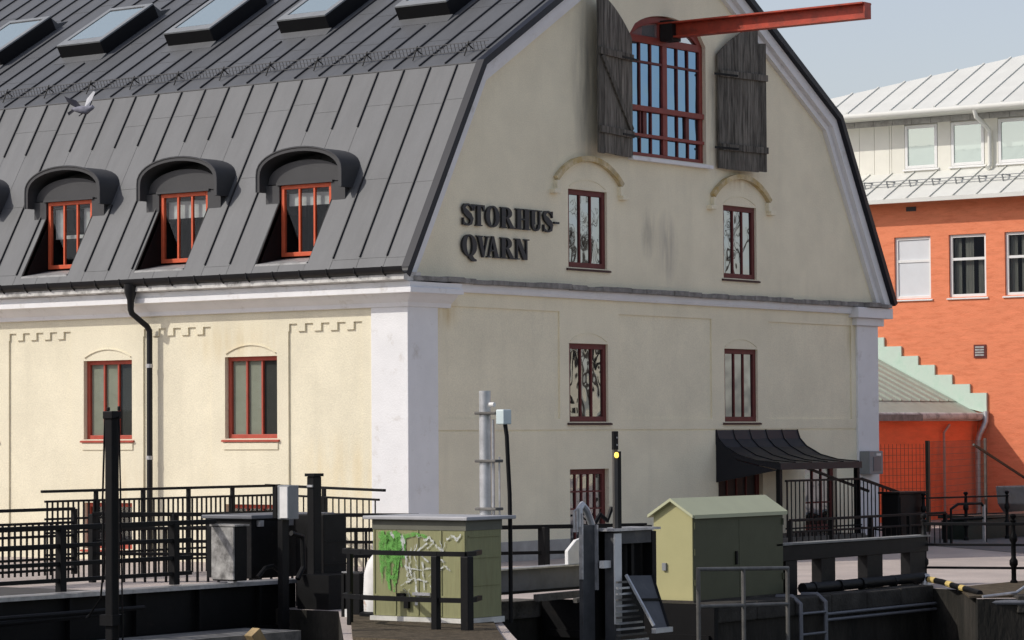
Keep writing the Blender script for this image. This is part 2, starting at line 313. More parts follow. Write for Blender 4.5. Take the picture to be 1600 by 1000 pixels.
# ------------------------------------------------------------------ the mill
mill = thing('mill_building', (0, 0, GZ), 'cream plastered mill with dark mansard roof, red windows and black lettering on its gable', 'building')
LEN = 24.0; W = 16.0
PF = lambda y, z, d: (d, y, z)          # facade, faces -X
PG = lambda x, z, d: (x, d, z)          # gable, faces -Y
# windows on the long side
WY = [3.595, 7.148, 10.70, 14.25, 17.8, 21.35]; WW = 1.245
FZ = (1.877, 3.341); GWZ = (-.15, .70)
bays = [(1.0+3.55*i, 2.71+3.53*i) for i in range(7)]
teeth = []
for (a, c) in bays:
    k = (c-a)/4.6
    for j in range(5): teeth.append((c-.02-j*k-k*.52, c-.02-j*k))
ycuts = [.70, LEN]; zc = [-.5, 4.3, FZ[0], FZ[1], GWZ[0], GWZ[1], 3.90, 3.765]
for y in WY: ycuts += [y-WW/2, y+WW/2]
for a, c in bays: ycuts += [a, c]
for a, c in teeth: ycuts += [a, c]
ycuts = [y for y in ycuts if .7 <= y <= LEN]
def ffac(y, z):
    for w in WY:
        if abs(y-w) < WW/2 and (FZ[0] < z < FZ[1] or GWZ[0] < z < GWZ[1]): return None
    for a, c in bays:
        if a < y < c:
            if z < 3.765: return .035
            if z < 3.90 and any(p < y < q for p, q in teeth): return .035
    return 0.
cells(ycuts, zc, ffac, PF, .30).build('facade_wall', M_fac, mill)
# gable lower wall
GX = [(4.744, 5.992), (10.01, 11.242)]; MZ = (2.145, 3.595); UZ = (5.0, 6.45)
panels = [(1.05, 4.45), (6.35, 9.55), (11.65, 14.95)]
xcuts = [.7, 15.2]; zc = [-.5, 4.5, MZ[0], MZ[1], 4.17, 2.20, 1.97, 2.0, 1.27]
for a, c in GX+panels+[(13.03, 14.3), (9.75, 11.4)]: xcuts += [a, c]
def fgab(x, z):
    if (GX[0][0] < x < GX[0][1] or GX[1][0] < x < GX[1][1]) and MZ[0] < z < MZ[1]: return None
    if GX[0][0] < x < GX[0][1] and z < 1.27: return None
    if 9.75 < x < 11.4 and z < 1.97: return None
    if 13.03 < x < 14.3 and z < 1.27: return None
    if 1.97 < z < 2.0: return .02
    for a, c in panels:
        if a < x < c and 2.20 < z < 4.17: return .03
    return 0.
cells(xcuts, zc, fgab, PG, .30).build('gable_wall', M_gab, mill)
# upper gable
BX0, BX1, BSP = 6.78, 9.42, 9.53       # the loft window
xs = [-.2, 16.2, BX0, BX1]; zs = [4.5, 12.1, 7.22, BSP, UZ[0], UZ[1]]
for a, c in GX: xs += [a, c]
ARCH = lambda x: BSP + .46*math.sqrt(max(0, 1-((x-8.1)/(1.32))**2))**1.15
nA = 14
for i in range(1, nA): xs.append(BX0+(BX1-BX0)*i/nA)
def fup(x, z):
    if BX0 < x < BX1 and 7.22 < z < BSP: return None
    if (GX[0][0] < x < GX[0][1] or GX[1][0] < x < GX[1][1]) and UZ[0] < z < UZ[1]: return None
    if BX0 < x < BX1 and z > BSP: return None
    return 0.
b = cells(xs, zs, fup, PG, .30)
for i in range(nA):
    x0 = BX0+(BX1-BX0)*i/nA; x1 = BX0+(BX1-BX0)*(i+1)/nA
    b.add([(x0, 0, ARCH(x0)), (x1, 0, ARCH(x1)), (x1, 0, 12.1), (x0, 0, 12.1)], [(0, 1, 2, 3)])
    b.add([(x0, 0, ARCH(x0)), (x1, 0, ARCH(x1)), (x1, .3, ARCH(x1)), (x0, .3, ARCH(x0))], [(3, 2, 1, 0)])
ug = b.build('upper_gable_wall', M_gab, mill)
E0 = (-.36, 4.65); B0 = (1.85, 8.5); RG = (8.0, 12.2)
bm = bmesh.new(); bm.from_mesh(ug.data)
for (x0, z0), (x1, z1) in ((E0, B0), (B0, RG), (RG, (W-B0[0], B0[1])), ((W-B0[0], B0[1]), (W-E0[0], E0[1]))):
    nv = Vector((-(z1-z0), 0, x1-x0)).normalized()
    co = Vector((x0, 0, z0)) - nv*.1 - Vector(mill.location)
    bmesh.ops.bisect_plane(bm, geom=bm.verts[:]+bm.edges[:]+bm.faces[:], plane_co=co, plane_no=nv, clear_outer=True)
bm.to_mesh(ug.data); bm.free()
# back and far walls keep the inside dark
b = MB(); b.box(15.7, 16.0, .31, LEN, -.5, 4.6); b.box(0.31, 15.69, LEN-.3, LEN-.003, -.5, 8); b.build('rear_wall', M_fac, mill)
b = MB()
for x0, x1 in ((.8, 4.70), (6.03, 9.0)): b.box(x0, x1, -.035, .01, -.5, .0)
b.build('gable_plinth', mat('grey_plinth', (.36, .35, .33), .9, var=.2, vscale=3), mill, bevel=.008)
# pilasters
b = MB(); b.prism([(-.04, -.04, -.5), (-.04, .78, -.5), (.3, .78, -.5), (.3, .3, -.5), (.80, .3, -.5), (.80, -.04, -.5)], (0, 0, 4.72)); b.build('corner_pilaster', M_white, mill, bevel=.012)
b = MB(); b.box(15.13, 16.0, -.05, .6, -.5, 4.18); b.build('far_pilaster', M_white, mill, bevel=.012)
b = MB(); b.box(15.0, 16.14, -.12, .7, 4.18, 4.34); b.box(14.86, 16.32, -.24, .8, 4.341, 4.56); b.build('pilaster_capital', M_white, mill, bevel=.01)
# eaves cornice, swept along Y and returned on the gable
prof = [(.05, 4.12), (-.07, 4.13), (-.085, 4.20), (-.16, 4.26), (-.20, 4.30), (-.24, 4.345), (-.36, 4.355), (-.36, 4.44), (-.31, 4.455), (-.33, 4.54), (.05, 4.55)]
def sweep(prof, y0, y1, xr):
    b = MB(); n = len(prof); V = []
    for (px, pz) in prof: V.append((px, y1, pz))
    for (px, pz) in prof: V.append((px, px, pz))              # mitre at the corner
    fs = [(i, i+1, n+i+1, n+i) for i in range(n-1)]
    for (px, pz) in prof: V.append((xr-min(0, px)*.0, px, pz))
    fs += [(n+i, n+i+1, 2*n+i+1, 2*n+i) for i in range(n-1)]
    fs.append(tuple(range(2*n, 3*n)))
    b.add(V, fs); return b
sweep(prof, 0, LEN, 1.12).build('eaves_cornice', M_white, mill)
b = MB(); b.prism([(-.34, -.3, 4.545), (-.47, -.3, 4.57), (-.46, -.3, 4.66), (-.30, -.3, 4.70), (0, -.3, 4.70), (0, -.3, 4.555)], (0, LEN+.3, 0)); b.build('eaves_fascia', M_whitedirty, mill)
b = MB(); b.prism([(1.12, .02, 4.42), (1.12, -.07, 4.42), (1.12, -.09, 4.47), (1.12, -.09, 4.57), (1.12, .02, 4.57)], (13.75, 0, 0)); b.build('gable_band', M_white, mill)
b = MB()
for i in range(34):
    x0 = -.2+i*.482; b.obox((x0, .02, 4.56+random.uniform(0, .012)), (.479, 0, 0), (0, -.19-random.uniform(0, .03)-(.12 if x0 < 1.0 or x0 > 14.8 else 0), -.0), (0, 0, .075+random.uniform(0, .03)))
b.build('gable_ledge', M_ledge, mill, bevel=.01)
# ---------------- roof
slen = math.hypot(B0[0]-E0[0], B0[1]-E0[1]); sd = Vector(((B0[0]-E0[0])/slen, 0, (B0[1]-E0[1])/slen)); sn = Vector((-sd.z, 0, sd.x))
ulen = math.hypot(RG[0]-B0[0], RG[1]-B0[1]); ud = Vector(((RG[0]-B0[0])/ulen, 0, (RG[1]-B0[1])/ulen)); un = Vector((-ud.z, 0, ud.x))
LP = lambda y, s, h=0: Vector((E0[0], y, E0[1]))+sd*s+sn*h
UP = lambda y, s, h=0: Vector((B0[0], y, B0[1]))+ud*s+un*h
sz = lambda z: (z-E0[1])/sd.z           # slope length for a height
DY = [2.70, 5.66, 8.62, 11.58, 14.54, 17.5, 20.46]
DHW = .605; OS0, OS1 = sz(4.955), sz(6.30)
# underlay (with openings below the dormers left to the panels; the sheathing sits under the panels)
b = MB()
ys = [-.24, LEN]
for d in DY: ys += [d-DHW, d+DHW]
ss = [0, slen, OS0, OS1]
b2 = cells(ys, ss, lambda y, s: None if (OS0 < s < OS1 and any(abs(y-d) < DHW for d in DY)) else 0., lambda y, s, d: LP(y, s, -.03-d), .05)
b2.add([UP(-.24, 0, -.03), UP(LEN, 0, -.03), UP(LEN, ulen, -.03), UP(-.24, ulen, -.03)], [(0, 1, 2, 3)])
xm = lambda p: (W-p[0], p[1], p[2])
b2.add([xm(UP(-.24, 0, 0)), xm(UP(LEN, 0, 0)), xm(UP(LEN, ulen, 0)), xm(UP(-.24, ulen, 0))], [(3, 2, 1, 0)])
b2.add([xm(LP(-.24, 0, 0)), xm(LP(LEN, 0, 0)), xm(LP(LEN, slen, 0)), xm(LP(-.24, slen, 0))], [(3, 2, 1, 0)])
roof = b2.build('roof', M_roof, mill)
SP = .605; HW = 1.06
seamsL = [.31+SP*i for i in range(int((LEN-.31)/SP)+1)]
ed = [-.15]+seamsL+[LEN]
for i in range(len(ed)-1):
    a, c = ed[i]+.004, ed[i+1]-.004; b = MB()
    ys = [a, c]; 
    for d in DY:
        for e in (d-DHW-.02, d+DHW+.02):
            if a < e < c: ys.append(e)
    dl = random.uniform(-.006, .006)
    b.v, b.f, b.m = (lambda q: (q.v, q.f, q.m))(cells(ys, [.02, slen, OS0-.01, OS1], lambda y, s: None if (OS0-.01 < s < OS1 and any(abs(y-d) < DHW+.02 for d in DY)) else 0., lambda y, s, d: LP(y, s, .006-d), .02))
    # standing seam on the right-hand edge
    if i > 0:
        y = ed[i]; near = [d for d in DY if abs(y-d) < HW]
        rng = []
        if not near: rng = [(.40, slen-.02 if i % 1 == 0 else slen)]
        else:
            off = abs(y-near[0])
            rng = [(sz(7.36)+.10, slen-.02)]
            if off > DHW+.03: rng.append((.40, sz(6.28)))
        for s0, s1 in rng: b.k = 1; b.obox(LP(y-.013, s0, .006), (0, .021, 0), sd*(s1-s0), sn*.032); b.k = 0
    for sj in (random.uniform(.36, .40), random.uniform(1.9, 2.3), random.uniform(3.6, 3.9)):
        if not any(d-HW < (a+c)/2 < d+HW for d in DY) or sj > 3: b.obox(LP(a, sj, .0061), (0, c-a, 0), sd*.008, sn*.005)
    full = [d for d in DY if a > d-DHW-.02 and c < d+DHW+.02]
    if full:
        for s0, s1 in ((.02, OS0-.01), (OS1, slen)):
            q = MB(); q.add([LP(a, s0, .006), LP(c, s0, .006), LP(c, s1, .006), LP(a, s1, .006)], [(3, 2, 1, 0)])
            if s0 > 1: q.k = 1; q.obox(LP(ed[i]-.013, sz(7.36)+.10, .006), (0, .021, 0), sd*(slen-.02-sz(7.36)-.10), sn*.032)
            q.build('roof_panel', [M_roof, M_seam], roof)
    else: b.build('roof_panel', [M_roof, M_seam], roof)
# apron strip joints and the break line flashing
b = MB(); b.obox(LP(-.15, slen-.012, .004), (0, LEN, 0), sd*.02, sn*.012); b.build('break_flashing', M_seam, roof)
SKY = [2.64, 5.60, 8.60, 11.62, 14.64, 17.66]; SKW = .62; SS0, SS1 = 2.36, 4.2
SPU = .592; seamsU = [.04+SPU*i for i in range(int((LEN-.04)/SPU)+1)]; ed = [-.15]+seamsU+[LEN]
for i in range(len(ed)-1):
    a, c = ed[i]+.004, ed[i+1]-.004; b = MB()
    b.add([UP(a, .0, .006), UP(c, .0, .006), UP(c, ulen, .006), UP(a, ulen, .006)], [(3, 2, 1, 0)])
    if i > 0:
        y = ed[i]; b.k = 1
        if any(abs(y-d) < SKW+.03 for d in SKY): rng = [(.06, SS0-.35), (SS1+.45, ulen)]
        else: rng = [(.06, ulen)]
        for sj in (random.uniform(.9, 1.6), random.uniform(2.6, 3.4), random.uniform(4.6, 5.4)): b.k = 0; b.obox(UP(a, sj, .0061), (0, c-a, 0), ud*.008, un*.005); b.k = 1
        for s0, s1 in rng: b.obox(UP(y-.013, s0, .006), (0, .021, 0), ud*(s1-s0), un*.030)
    b.build('roof_panel', [M_roof, M_seam], roof)
# verge flashing and rake boards on the gable
def verge(off0, off1, y0, y1, name, m, mirror):
    L0 = [Vector((E0[0], 0, E0[1])), Vector((B0[0], 0, B0[1])), Vector((RG[0], 0, RG[1]))]
    nb = (sn+un).normalized()/((sn+un).normalized().dot(sn))
    offp = lambda o: [L0[0]+sn*o, L0[1]+nb*o, L0[2]+un*o]
    A, Bp = offp(off0), offp(off1); b = MB()
    for i in range(2):
        q = [A[i], A[i+1], Bp[i+1], Bp[i]]
        if mirror: q = [Vector((W-p.x, p.y, p.z)) for p in q]
        b.prism([(p.x, y0, p.z) for p in q], (0, y1-y0, 0))
    b.build(name, m, mill)
for mir in (False, True):
    verge(.055, -.065, -.31, -.15, 'verge_flashing', M_verge, mir)
    verge(-.067, -.27, -.20, .02, 'rake_board', M_white, mir)
    verge(-.272, -.40, -.10, .02, 'rake_moulding', M_white, mir)
# snow guard
for i in range(20):
    y = .35+i*1.178
    b = MB(); b.bar(UP(y, .30, .03), UP(y, .56, .20), .016, .016, (0, 1, 0)); b.bar(UP(y, .60, .02), UP(y, .50, .17), .016, .016, (0, 1, 0)); b.build('snow_guard_bracket', M_iron, roof)
b = MB(); y = .0
for h, r in ((.03, .008), (.11, .005), (.18, .008)): b.bar(UP(-.1, .5+h*.2, h), UP(LEN, .5+h*.2, h), r*1.6, r*1.6)
while y < 16.5:
    b.bar(UP(y, .51, .03), UP(y, .54, .18), .009, .009, (0, 1, 0)); y += .085
go = b.build('snow_guard_grille', mat('dull_dark_galvanised', (.085, .085, .088), .6), roof); go['kind'] = 'stuff'
# ---------------- generic window
def window(parent, O, u, n, w, h, cols, rows, mf, mp, frame=.075, bar=.035, depth=.09, sill=True, blinds=None, room=True, name='window', sillm=None, sillx=.06):
    """O lower left outer corner on wall face, u along the wall, n outward; rows = list of relative heights of cross bars"""
    O, u, n = Vector(O), Vector(u), Vector(n); z = Vector((0, 0, 1)); i0 = -n*depth
    b = MB()
    ob = lambda a0, a1, z0, z1, d0, d1: b.obox(O+u*a0+z*z0-n*d0, u*(a1-a0), z*(z1-z0), -n*(d1-d0))
    ob(0, frame, 0, h, depth, depth+.07); ob(w-frame, w, 0, h, depth, depth+.07); ob(frame, w-frame, h-frame, h, depth, depth+.07); ob(frame, w-frame, 0, frame, depth, depth+.07)
    win = b.build(name, mf, parent, bevel=.006)
    iw, ih = w-2*frame, h-2*frame
    xs_ = [frame+iw*i/cols for i in range(cols+1)]; zs_ = [frame]+[frame+ih*r for r in rows]+[h-frame]
    for i in range(1, cols):
        b = MB(); ob = lambda a0, a1, z0, z1, d0, d1: b.obox(O+u*a0+z*z0-n*d0, u*(a1-a0), z*(z1-z0), -n*(d1-d0))
        ob(xs_[i]-bar/2, xs_[i]+bar/2, frame, h-frame, depth+.008, depth+.055); b.build('glazing_bar', mf, win)
    for r in zs_[1:-1]:
        b = MB(); b.obox(O+u*frame+z*(r-bar/2)-n*(depth+.012), u*iw, z*bar, -n*.04); b.build('glazing_bar', mf, win)
    for i in range(cols):
        for j in range(len(zs_)-1):
            b = MB(); tl = random.uniform(-.004, .004)
            b.add([O+u*xs_[i]+z*zs_[j]-n*(depth+.035+tl), O+u*xs_[i+1]+z*zs_[j]-n*(depth+.035), O+u*xs_[i+1]+z*zs_[j+1]-n*(depth+.035-tl), O+u*xs_[i]+z*zs_[j+1]-n*(depth+.035)], [(0, 1, 2, 3)])
            b.build('pane', mp, win)
    if sill:
        b = MB(); b.prism([O-u*sillx+z*(-.005)-n*(depth), O-u*sillx+z*(-.03)+n*.045, O-u*sillx+z*(-.06)+n*.045, O-u*sillx+z*(-.06)-n*(depth)], u*(w+2*sillx)); b.build('sill', sillm or mf, win)
    if blinds:
        for (c0, c1, z0, z1, m_) in blinds:
            b = MB(); q0, q1 = frame+iw*c0, frame+iw*c1; k = 8
            V = []; 
            for i in range(k+1):
                a = q0+(q1-q0)*i/k; dd = depth+(.06 if m_ in (M_blind, M_blind2) else .14+.012*math.sin(i*2.1)); V += [O+u*a+z*(frame+ih*z0)-n*dd, O+u*a+z*(frame+ih*z1)-n*dd]
            b.add(V, [(2*i, 2*i+2, 2*i+3, 2*i+1) for i in range(k)]); b.build('blind', m_, win)
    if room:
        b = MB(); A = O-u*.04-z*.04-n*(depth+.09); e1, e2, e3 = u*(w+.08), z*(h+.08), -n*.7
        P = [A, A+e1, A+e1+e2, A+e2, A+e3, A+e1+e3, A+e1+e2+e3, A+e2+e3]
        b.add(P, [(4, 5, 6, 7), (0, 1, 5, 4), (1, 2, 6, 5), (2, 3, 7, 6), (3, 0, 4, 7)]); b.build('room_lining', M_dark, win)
    return win
def arc_strip(parent, c, u, n, hw, rise, th, proud, name, m, seg=14, z0=0):
    c, u, n = Vector(c), Vector(u), Vector(n); z = Vector((0, 0, 1)); Rr = (hw*hw+rise*rise)/(2*rise); a0 = math.asin(hw/Rr); V = []; b = MB()
    for i in range(seg+1):
        t = -a0+2*a0*i/seg
        for rr, d in ((Rr, 0), (Rr+th, 0), (Rr+th, proud), (Rr, proud)):
            V.append(c+u*(rr*math.sin(t))+z*(rr*math.cos(t)-Rr+rise)+n*d)
    fs = []
    for i in range(seg):
        for k in range(4):
            k2 = (k+1) % 4; fs.append((4*i+k, 4*i+k2, 4*(i+1)+k2, 4*(i+1)+k))
    fs += [(0, 1, 2, 3), (4*seg+3, 4*seg+2, 4*seg+1, 4*seg)]
    b.add(V, fs); return b.build(name, m, parent)
UF, NF = Vector((0, -1, 0)), Vector((-1, 0, 0))       # facade: left to right is -Y
UG, NG = Vector((1, 0, 0)), Vector((0, -1, 0))
for k, y in enumerate(WY[:4]):
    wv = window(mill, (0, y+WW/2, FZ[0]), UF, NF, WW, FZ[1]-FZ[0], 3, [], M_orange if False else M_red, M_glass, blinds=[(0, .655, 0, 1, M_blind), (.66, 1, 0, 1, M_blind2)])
    arc_strip(mill, (0, y, FZ[1]+.05), UF, NF, WW/2-.03, .15, .018, .022, 'window_arch', M_fac)
    b = MB(); b.box(-.022, .01, y-WW/2-.03, y+WW/2+.03, FZ[0]-.20, FZ[0]-.075); b.build('sill_block', M_fac, mill, bevel=.008)
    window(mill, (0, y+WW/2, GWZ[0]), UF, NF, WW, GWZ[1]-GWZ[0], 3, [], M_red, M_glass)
M_dsill = mat('dark_sill_paint', (.05, .018, .016), .6, var=.2)
for (x0, x1) in GX:
    window(mill, (x0, 0, MZ[0]), UG, NG, x1-x0, 1.45, 3, [], M_dred, M_glassg, frame=.10, depth=.05, sillx=.07, sillm=M_dsill)
    window(mill, (x0, 0, UZ[0]), UG, NG, x1-x0, 1.45, 3, [], M_dred, M_glassg, frame=.10, depth=.05, sillx=.07, sillm=M_dsill)
    xc = (x0+x1)/2
    arc_strip(mill, (xc, 0, MZ[1]+.04), UG, NG, .58, .15, .016, .012, 'window_arch', M_gab)
    arc_strip(mill, (xc, 0, UZ[1]+.04), UG, NG, .58, .15, .016, .012, 'window_arch', M_gab)
    lab = arc_strip(mill, (xc, 0, UZ[1]-.02+.14), UG, NG, 1.02, .42, .10, .09, 'hood_mould', mat('ochre_mould', (.58, .49, .31), .85, var=.3, vscale=5, dirt=(.5, .36, .14), dirtscale=4, dirtcut=(.45, .65)), seg=18)
    for s_ in (-1, 1):
        b = MB(); b.box(xc+s_*1.02-.05, xc+s_*1.02+.06*1, -.09, .01, 6.40, 6.58); b.box(xc+s_*1.10-.10, xc+s_*1.10+.10, -.12, .01, 6.33, 6.41); b.build('mould_stop', M_gab, lab, bevel=.01)
# ground-floor gable openings
window(mill, (GX[0][0], 0, -.2), UG, NG, GX[0][1]-GX[0][0], 1.47, 5, [.25, .5, .75], M_dred, M_glassg, frame=.10, bar=.03, sill=False, name='gable_door')
window(mill, (13.03, 0, -.1), UG, NG, 1.27, 1.37, 3, [.4], M_dred, M_glassg, frame=.11, sill=False, name='gable_door')
window(mill, (9.75, 0, -.1), UG, NG, 1.65, 2.07, 4, [.35, .7], M_dred, mat('dark_door_panel', (.035, .02, .018), .6, var=.2), frame=.12, sill=False, name='entrance_door')
# loft window
loft = None
def loftwin():
    b = MB(); d0, d1 = .08, .17
    ob = lambda x0, x1, z0, z1: b.box(x0, x1, d0, d1, z0, z1)
    ob(BX0, BX0+.11, 7.22, BSP); ob(BX1-.11, BX1, 7.22, BSP); ob(8.02, 8.18, 7.30, 9.42); ob(BX0+.11, BX1-.11, 7.22, 7.30)
    ob(BX0+.11, BX1-.11, 9.42, 9.56)
    n_ = 20; V = []; fs = []
    for i in range(n_+1):
        x = BX0+(BX1-BX0)*i/n_; zt = ARCH(x)-.002; xi = 8.1+(x-8.1)*.93
        for (xx, zz, y) in ((x, zt, d0), (xi, max(BSP, zt-.13), d0), (xi, max(BSP, zt-.13), d1), (x, zt, d1)): V.append((xx, y, zz))
    for i in range(n_):
        for k in range(4): k2 = (k+1) % 4; fs.append((4*i+k, 4*i+k2, 4*i+4+k2, 4*i+4+k))
    b.add(V, fs); b.box(7.9, 8.05, d0, d1, 9.56, 9.85); b.box(8.1, 8.3, d0, d1, 9.56, 9.83)
    M_lft = mat('loft_red', (.24, .045, .032), .55, var=.15, vscale=6)
    win = b.build('loft_window', M_lft, mill, bevel=.006)
    for z0, z1 in ((8.10, 8.20), (7.60, 7.66)):
        MB().box(BX0+.02, BX1-.02, d0-.045, d0+.05, z0, z1).build('cross_rail', M_lft, win)
    MB().box(BX0+.111, BX1-.111, d0+.01, d1-.02, 9.03, 9.075).build('cross_rail', M_dred, win)
    zr = [7.30, 7.63, 8.15, 9.05, 9.42]
    for (a, c) in ((BX0+.11, 8.02), (8.18, BX1-.11)):
        for i in (1, 2):
            x = a+(c-a)*i/3; MB().box(x-.018, x+.018, d0+.012, d1-.02, 7.301, 9.419).build('glazing_bar', M_dred, win)
        x = a+(c-a)*(.46 if a < 7.5 else .62); MB().box(x-.06, x+.06, d0+.005, d1-.01, 7.66, 8.10).build('glazing_bar', M_dred, win)
        for i in range(3):
            for j in range(4):
                x0 = a+(c-a)*i/3; x1 = a+(c-a)*(i+1)/3; tl = random.uniform(-.004, .004)
                MB().add([(x0, .125+tl, zr[j]), (x1, .125, zr[j]), (x1, .125-tl, zr[j+1]), (x0, .125, zr[j+1])], [(0, 1, 2, 3)]).build('pane', M_glassb, win)
    b = MB(); V = []
    for i in range(nA+1):
        x = BX0+(BX1-BX0)*i/nA; V += [(x, .13, BSP), (x, .13, ARCH(x))]
    b.add(V, [(2*i, 2*i+2, 2*i+3, 2*i+1) for i in range(nA)]); b.build('fanlight_pane', glass('pale_fanlight', .5, (.9, .9, .9), see=False, dark=(.25, .25, .25)), win)
    b = MB(); b.prism([(BX0-.08, .02, 7.215), (BX0-.08, -.12, 7.185), (BX0-.08, -.12, 7.12), (BX0-.08, .02, 7.12)], (BX1-BX0+.16, 0, 0)); b.build('sill', M_white, win)
loftwin()
# shutters
def shutter(hx, sgn, th):
    w, n_ = 1.46, 6; ca, sa = math.cos(th), math.sin(th)
    Ud = Vector((sgn*ca, -sa, 0)); Nd = Vector((-sgn*sa*1, -ca, 0)) if sgn > 0 else Vector((sa, -ca, 0))
    O = Vector((hx, -.045, 7.14)); root = None
    top = lambda t: 9.42+.68*math.sin(min(1, t)*math.pi/2)**.9
    ps = []
    for i in range(n_):
        a, c = w*i/n_+.004, w*(i+1)/n_-.004; dz = random.uniform(0, .02); k = 3; pts = [O+Ud*a+Vector((0, 0, dz)), O+Ud*c+Vector((0, 0, dz))]
        tt = [c+(a-c)*j/k for j in range(k+1)]
        cut = .35 if (sgn > 0 and i == n_-1) else 0
        for t in tt: pts.append(Vector((O.x, O.y, 0))+Ud*t+Vector((0, 0, top(t/w)-cut)))
        b = MB().prism([p+Nd*random.uniform(0, .008) if False else p for p in pts], Nd*(.035+random.uniform(0, .006)))
        if root is None: root = b.build('shutter', M_wood, mill)
        else: b.build('plank', M_wood, root)
    for z0 in (7.52, 8.98):
        b = MB(); b.obox(O+Ud*.02+Vector((0, 0, z0-7.14))+Nd*.042, Ud*(w-.02), (0, 0, .13), Nd*.045); b.build('batten', M_wood, root, bevel=.006)
        b = MB(); b.obox(O-Ud*.16+Vector((0, 0, z0-7.14+.02))+Nd*.088, Ud*.7, (0, 0, .04), Nd*.012); b.build('strap_hinge', M_iron, root)
    if sgn > 0: return
    b = MB(); A = O+Ud*.08+Vector((0, 0, .52))+Nd*.043; Bq = O+Ud*(w-.12)+Vector((0, 0, 1.84))+Nd*.043
    b.bar(A+Nd*.02, Bq+Nd*.02, .04, .12, (0, 0, 1)); b.build('brace', M_wood, root)
shutter(BX0-.03, -1, R(9)); shutter(BX1+.32, 1, R(9))
# hoist beam (I section) from the loft
b = MB(); hb = 8.06; z0, z1, ye = 9.56, 9.86, -4.45
b.box(hb-.17, hb+.17, ye, .1, z1-.03, z1); b.box(hb-.11, hb+.11, ye, .1, z0, z0+.03); b.box(hb-.013, hb+.013, ye, .1, z0+.0302, z1-.0302); b.box(hb-.12, hb+.12, ye-.02, ye-.001, z0, z1)
hoist = b.build('hoist_beam', M_beam, mill)
b = MB(); b.box(hb-.16, hb+.16, -.22, .05, z0-.06, z1+.04); b.build('beam_socket', mat('socket_black', (.012, .008, .007), .8), hoist)
# ---------------- lettering
def ell(cx, cz, rx, rz, t): return (cx+rx*math.cos(t), cz+rz*math.sin(t))
def ringq(cx, rx, rz, ix, iz, t0=0, t1=2*math.pi, n=28, cz=.5):
    out = []
    for i in range(n):
        a, c = t0+(t1-t0)*i/n, t0+(t1-t0)*(i+1)/n
        out.append([ell(cx, cz, rx, rz, a), ell(cx, cz, rx, rz, c), ell(cx, cz, ix, iz, c), ell(cx, cz, ix, iz, a)])
    return out
rq = lambda x0, x1, z0, z1: [(x0, z0), (x1, z0), (x1, z1), (x0, z1)]
def stroke(path):
    out = []; P = []
    for i, (x, z, w) in enumerate(path):
        x0, z0, _ = path[max(0, i-1)]; x1, z1, _ = path[min(len(path)-1, i+1)]; d = Vector((x1-x0, z1-z0)).normalized(); nn = Vector((-d.y, d.x))
        P.append(((x+nn.x*w/2, z+nn.y*w/2), (x-nn.x*w/2, z-nn.y*w/2)))
    for i in range(len(P)-1): out.append([P[i][0], P[i+1][0], P[i+1][1], P[i][1]])
    return out
def glyph(ch):
    S = .055
    if ch == 'T': return [rq(.0, 1, .93, 1), [(0, .93), (.03, .70), (.07, .70), (.2, .93)], [(1, .93), (.97, .70), (.93, .70), (.8, .93)], rq(.34, .66, .0, .93), rq(.22, .78, 0, S)]
    if ch == 'O': return ringq(.5, .5, .52, .20, .45)
    if ch == 'Q': return ringq(.5, .5, .52, .20, .45)+[[(.42, .02), (.68, .04), (.82, -.10), (.98, -.16), (.95, -.24), (.7, -.24), (.5, -.1)]]
    if ch == 'H': return [rq(.10, .38, 0, 1), rq(.62, .90, 0, 1), rq(.38, .62, .46, .53), rq(0, .46, 0, S), rq(.54, 1, 0, S), rq(0, .46, 1-S, 1), rq(.54, 1, 1-S, 1)]
    if ch == 'U': return [rq(.12, .42, .30, 1), rq(.74, .86, .30, 1), rq(0, .54, 1-S, 1), rq(.6, 1, 1-S, 1)]+ringq(.49, .37, .33, .16, .25, math.pi, 2*math.pi, 16, .31)
    if ch == 'R': return [rq(.08, .36, 0, 1), rq(0, .46, 0, S), rq(0, .40, 1-S, 1)]+ringq(.40, .42, .27, .14, .21, -math.pi/2, math.pi/2, 14, .73)+[rq(.36, .46, .93, 1), rq(.36, .46, .46, .52), [(.40, .48), (.62, .48), (1.0, 0), (.68, 0)], rq(.62, 1.05, 0, S)]
    if ch == 'V': return [[(.08, 1), (.40, 1), (.62, .1), (.52, -.02), (.46, -.02)], [(.80, 1), (.90, 1), (.56, -.02), (.50, -.02)], rq(0, .48, 1-S, 1), rq(.66, 1.02, 1-S, 1)]
    if ch == 'A': return [[(.38, 1.02), (.56, 1.02), (.94, 0), (.60, 0)], [(.40, .98), (.47, .88), (.18, 0), (.08, 0)], rq(.24, .68, .30, .37), rq(-.02, .32, 0, S), rq(.52, 1.04, 0, S)]
    if ch == 'N': return [rq(.12, .22, 0, 1), rq(.80, .90, 0, 1), [(.06, 1), (.38, 1), (.90, 0), (.62, 0)], rq(0, .34, 0, S), rq(.68, 1.04, 1-S, 1), rq(0, .30, 1-S, 1)]
    if ch == 'S': return stroke([(.86, .68, .06), (.84, .80, .08), (.74, .93, .09), (.52, .985, .08), (.28, .93, .17), (.19, .80, .24), (.26, .67, .28), (.46, .54, .32), (.68, .42, .30), (.80, .28, .25), (.76, .11, .19), (.58, .02, .09), (.36, .02, .08), (.20, .10, .1), (.14, .24, .08), (.13, .34, .06)])+[rq(.82, .89, .68, 1.0), rq(.11, .18, 0, .34)]
    return [rq(0, 1, .42, .52)]
put_l = [(140, 300), (287, 432), (445, 622), (636, 815), (832, 1025), (1022, 1180), (1183, 1340), (1345, 1412)]
